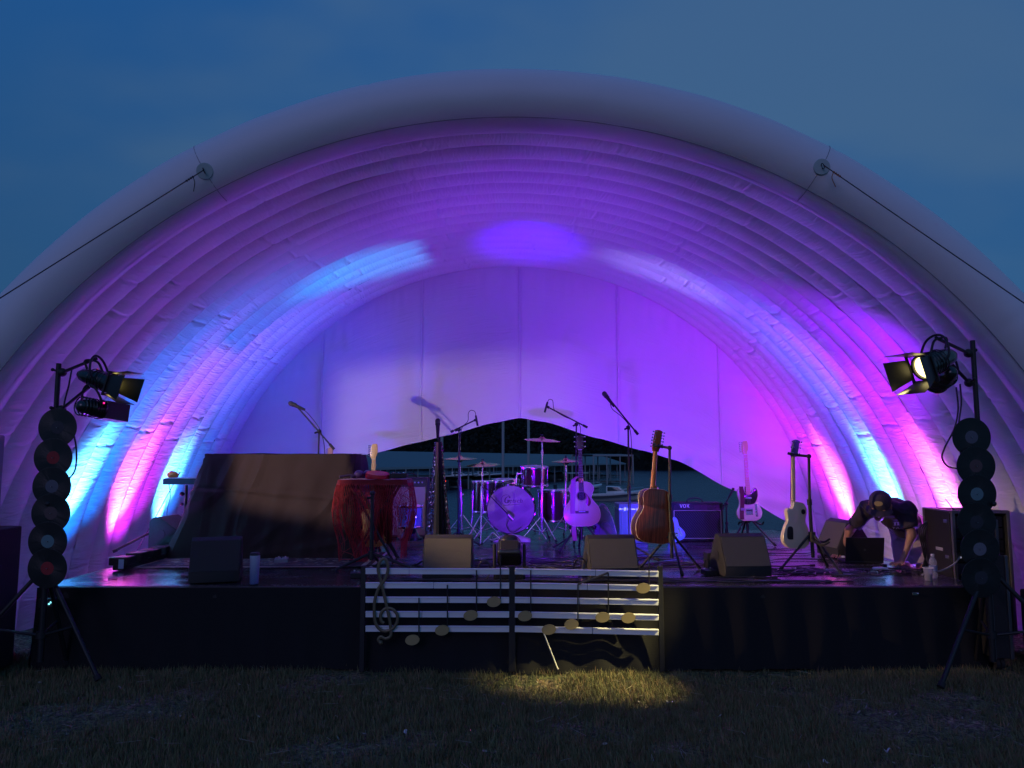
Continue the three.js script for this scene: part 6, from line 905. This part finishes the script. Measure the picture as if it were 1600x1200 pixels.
    const F0 = field(bones, 0.018), fs = [0.068, 0.078, 0.072, 0.056].map((L, i) => { const a = k0.clone().addScaledVector(across, (i - 1.5) * 0.0225).addScaledVector(flat, 0.055).add(V(0, -0.006, 0)), s = flat.clone().addScaledVector(across, (i - 1.5) * 0.09).normalize(), m = a.clone().addScaledVector(s, L * 0.5).add(V(0, 0.004, 0)), e = m.clone().addScaledVector(s, L * 0.45).add(V(0, -0.016, 0)); return field([[a, m, 0.0100, 0.0088], [m, e, 0.0088, 0.0074]], 0.004); });
    const ta = k0.clone().addScaledVector(across, -0.024).add(V(0, -0.004, 0)), tb = ta.clone().addScaledVector(across, -0.030).addScaledVector(flat, 0.028).add(V(0, -0.006, 0)), tc2 = tb.clone().addScaledVector(flat, 0.030).addScaledVector(across, -0.008); fs.push(field([[ta, tb, 0.0135, 0.011], [tb, tc2, 0.0105, 0.0085]], 0.006));
    const sm = (a, b, k) => { const h = Math.max(k - Math.abs(a - b), 0) / k; return Math.min(a, b) - h * h * k / 4; };
    const f = (x, y, z) => { let d = F0(x, y, z); let m = 1e9; for (const q of fs) m = Math.min(m, q(x, y, z)); return sm(d, m, 0.008); };
    return surface(f, [hd.x - 0.17, hd.y - 0.07, hd.z - 0.17], [hd.x + 0.17, hd.y + 0.13, hd.z + 0.17], 0.004);
  };
  const body = part('body', [bodyG, headG, handG(wrR, elR, handR, 1, V(-0.7, 0, 0.5)), handG(wrL, elL, handL, -1, V(-0.8, 0, 0.25))], skin, root);
  for (const s of [-1, 1]) { part('eye', ball(0.011, ...H(s * 0.031, 0.0, 0.087).toArray()), S(0.6, 0.58, 0.55, 0.2), body); part('eyebrow', tube([H(s * 0.015, 0.02, 0.096), H(s * 0.033, 0.025, 0.093), H(s * 0.05, 0.02, 0.08)], 0.004), S(0.03, 0.02, 0.015, 0.9), body); }
  part('mouth', tube([H(-0.024, -0.066, 0.094), H(0, -0.068, 0.102), H(0.024, -0.066, 0.094)], 0.004), S(0.20, 0.07, 0.06, 0.5), body);
  const beardF = field([[H(-0.045, -0.06, 0.04), H(0, -0.098, 0.066), 0.030, 0.030], [H(0.045, -0.06, 0.04), H(0, -0.098, 0.066), 0.030, 0.030]], 0.02); part('hair', surface((x, y, z) => Math.max(field([[H(0, 0.015, -0.028), H(0, -0.03, -0.03), 0.097, 0.085]], 0.01)(x, y, z), V(x, y, z).sub(headC).dot(look) + 0.005, V(x, y, z).sub(headC).dot(up) - 0.07), [c0.x - 0.16, c0.y - 0.18, c0.z - 0.16], [c0.x + 0.16, c0.y + 0.16, c0.z + 0.2], 0.006), S(0.03, 0.02, 0.015, 0.8), body);
  // cap
  const capF = field([[H(0, 0.045, -0.022), H(0, 0.035, 0.002), 0.101, 0.098]], 0.02); part('cap', surface((x, y, z) => { const p = V(x, y, z).sub(headC), d = capF(x, y, z); return Math.max(d, -(d + 0.010), 0.028 + p.dot(look) * -0.10 - p.dot(up)); }, [c0.x - 0.18, c0.y - 0.16, c0.z - 0.18], [c0.x + 0.18, c0.y + 0.2, c0.z + 0.2], 0.005), S(0.035, 0.025, 0.045, 0.8), root);
  const brim = grid(20, 6, (u, v) => { const a = lerp(-1.25, 1.25, u), r = 0.097 + 0.075 * v * Math.cos(a * 0.9) ** 0.5; return H(Math.sin(a) * r * (1 - 0.12 * v), 0.032 - 0.022 * v - 0.02 * Math.sin(a) ** 2, Math.cos(a) * r - 0.004).toArray(); });
  part('cap_brim', brim, S(0.03, 0.022, 0.04, 0.8), root); part('cap_patch', turnTo(new THREE.CircleGeometry(0.026, 24).scale(1.5, 0.9, 1), look.clone().addScaledVector(up, 0.75), H(0, 0.105, 0.088)), S(0.30, 0.22, 0.10, 0.6), root);
  // shirt and shorts, cut cleanly at hem and cuffs
  const cl = 0.012, fat = (b) => b.map(([a, c, ra, rb]) => [a, c, ra + cl, rb + cl]), capped = (bone, t0, t1, r0, r1) => { const a = bone[0].clone().lerp(bone[1], t0), b = bone[0].clone().lerp(bone[1], t1), ax = b.clone().sub(a), L = ax.length(); ax.normalize(); const f = field([[a, b.clone().addScaledVector(ax, 0.1), r0, r1]], 0.001); return (x, y, z) => Math.max(f(x, y, z), (x - b.x) * ax.x + (y - b.y) * ax.y + (z - b.z) * ax.z); };
  const torso = field(fat(bodyBones.slice(0, 4)), 0.05), tdir = neck.clone().sub(pelvis).normalize(), slR = capped(arms[0], 0, 0.72, 0.074, 0.074), slL = capped(arms[2], 0, 0.72, 0.076, 0.076);
  const smin = (a, b, k) => { const h = Math.max(k - Math.abs(a - b), 0) / k; return Math.min(a, b) - h * h * k / 4; };
  const wr = (x, y, z) => 0.007 * N(x * 9 + y * 6, y * 9 - x * 5, z * 9) + 0.010 * Math.max(0, 1 - 5 * Math.abs(N(x * 5, y * 7 + x * 3, z * 5 + 3)));
  const shirtF = (x, y, z) => { const q = V(x, y, z), t = smin(torso(x, y, z), smin(slR(x, y, z), slL(x, y, z), 0.01), 0.05) - wr(x, y, z); return Math.max(t, -(q.sub(belly).dot(tdir) + 0.09), V(x, y, z).sub(neck).dot(V(-0.62, 0.45, 0.62)) - 0.035); };
  part('shirt', surface(shirtF, [-1.0, 0.5, -0.5], [0.4, 1.45, 1.0], 0.012), S(0.025, 0.018, 0.035, 0.85), root);
  const bag = [-1, 1].map((s) => capped([hip(s), knee(s)], 0, 0.78, 0.105, 0.108)), seat = field([[pelvis, belly, 0.158, 0.148]], 0.02);
  const shortsF = (x, y, z) => { const q = V(x, y, z); return Math.max(smin(smin(bag[0](x, y, z), bag[1](x, y, z), 0.02), Math.max(seat(x, y, z), q.clone().sub(belly).dot(tdir) + 0.04), 0.05) - 0.8 * wr(x, y, z), q.sub(belly).dot(tdir) + 0.04); };
  part('shorts', surface(shortsF, [-0.6, 0.3, -0.5], [0.45, 1.35, 0.7], 0.012), S(0.30, 0.25, 0.32, 0.85), root);
  for (const s of [-1, 1]) part('shoe', surface(field([[ank(s).add(V(0, -0.05, 0)), toe(s).add(V(0, -0.005, 0)), 0.048, 0.044]], 0.01), [ank(s).x - 0.3, -0.02, ank(s).z - 0.2], [ank(s).x + 0.2, 0.25, ank(s).z + 0.3], 0.01), S(0.06, 0.06, 0.06, 0.7), root);
  // print on the shirt front
  const prm = S(1, 1, 1, 0.8); prm.map = canvasTex(128, 128, (c, w, h) => { c.fillStyle = '#1b1620'; c.fillRect(0, 0, w, h); c.fillStyle = '#8d86a0'; c.font = 'bold 46px sans-serif'; c.textAlign = 'center'; c.fillText('ZII', w / 2, 50); c.font = 'bold 38px sans-serif'; c.fillText('EAT', w / 2 + 6, 100); });
  const pc = chest.clone().lerp(belly, 0.25), pn = V(-0.35, -0.55, 0.76).normalize(); let tt = 0.3; while (tt > 0 && shirtF(...pc.clone().addScaledVector(pn, tt).toArray()) > 0.002) tt -= 0.002;
  const pg = grid(10, 10, (u, v) => { const uu = pn.clone().cross(V(0, 1, 0)).normalize(), vv = uu.clone().cross(pn).normalize(), o = pc.clone().addScaledVector(uu, (0.5 - u) * 0.2 * -1).addScaledVector(vv, (v - 0.5) * 0.16); let t = 0.35; while (t > 0 && shirtF(...o.clone().addScaledVector(pn, t).toArray()) > 0.003) t -= 0.002; return o.addScaledVector(pn, t + 0.002).toArray(); }); part('shirt_print', pg, prm, root);
}
scene.traverse((o) => { if (o.isMesh) o.castShadow = o.receiveShadow = true; });
renderer.render(scene, camera);
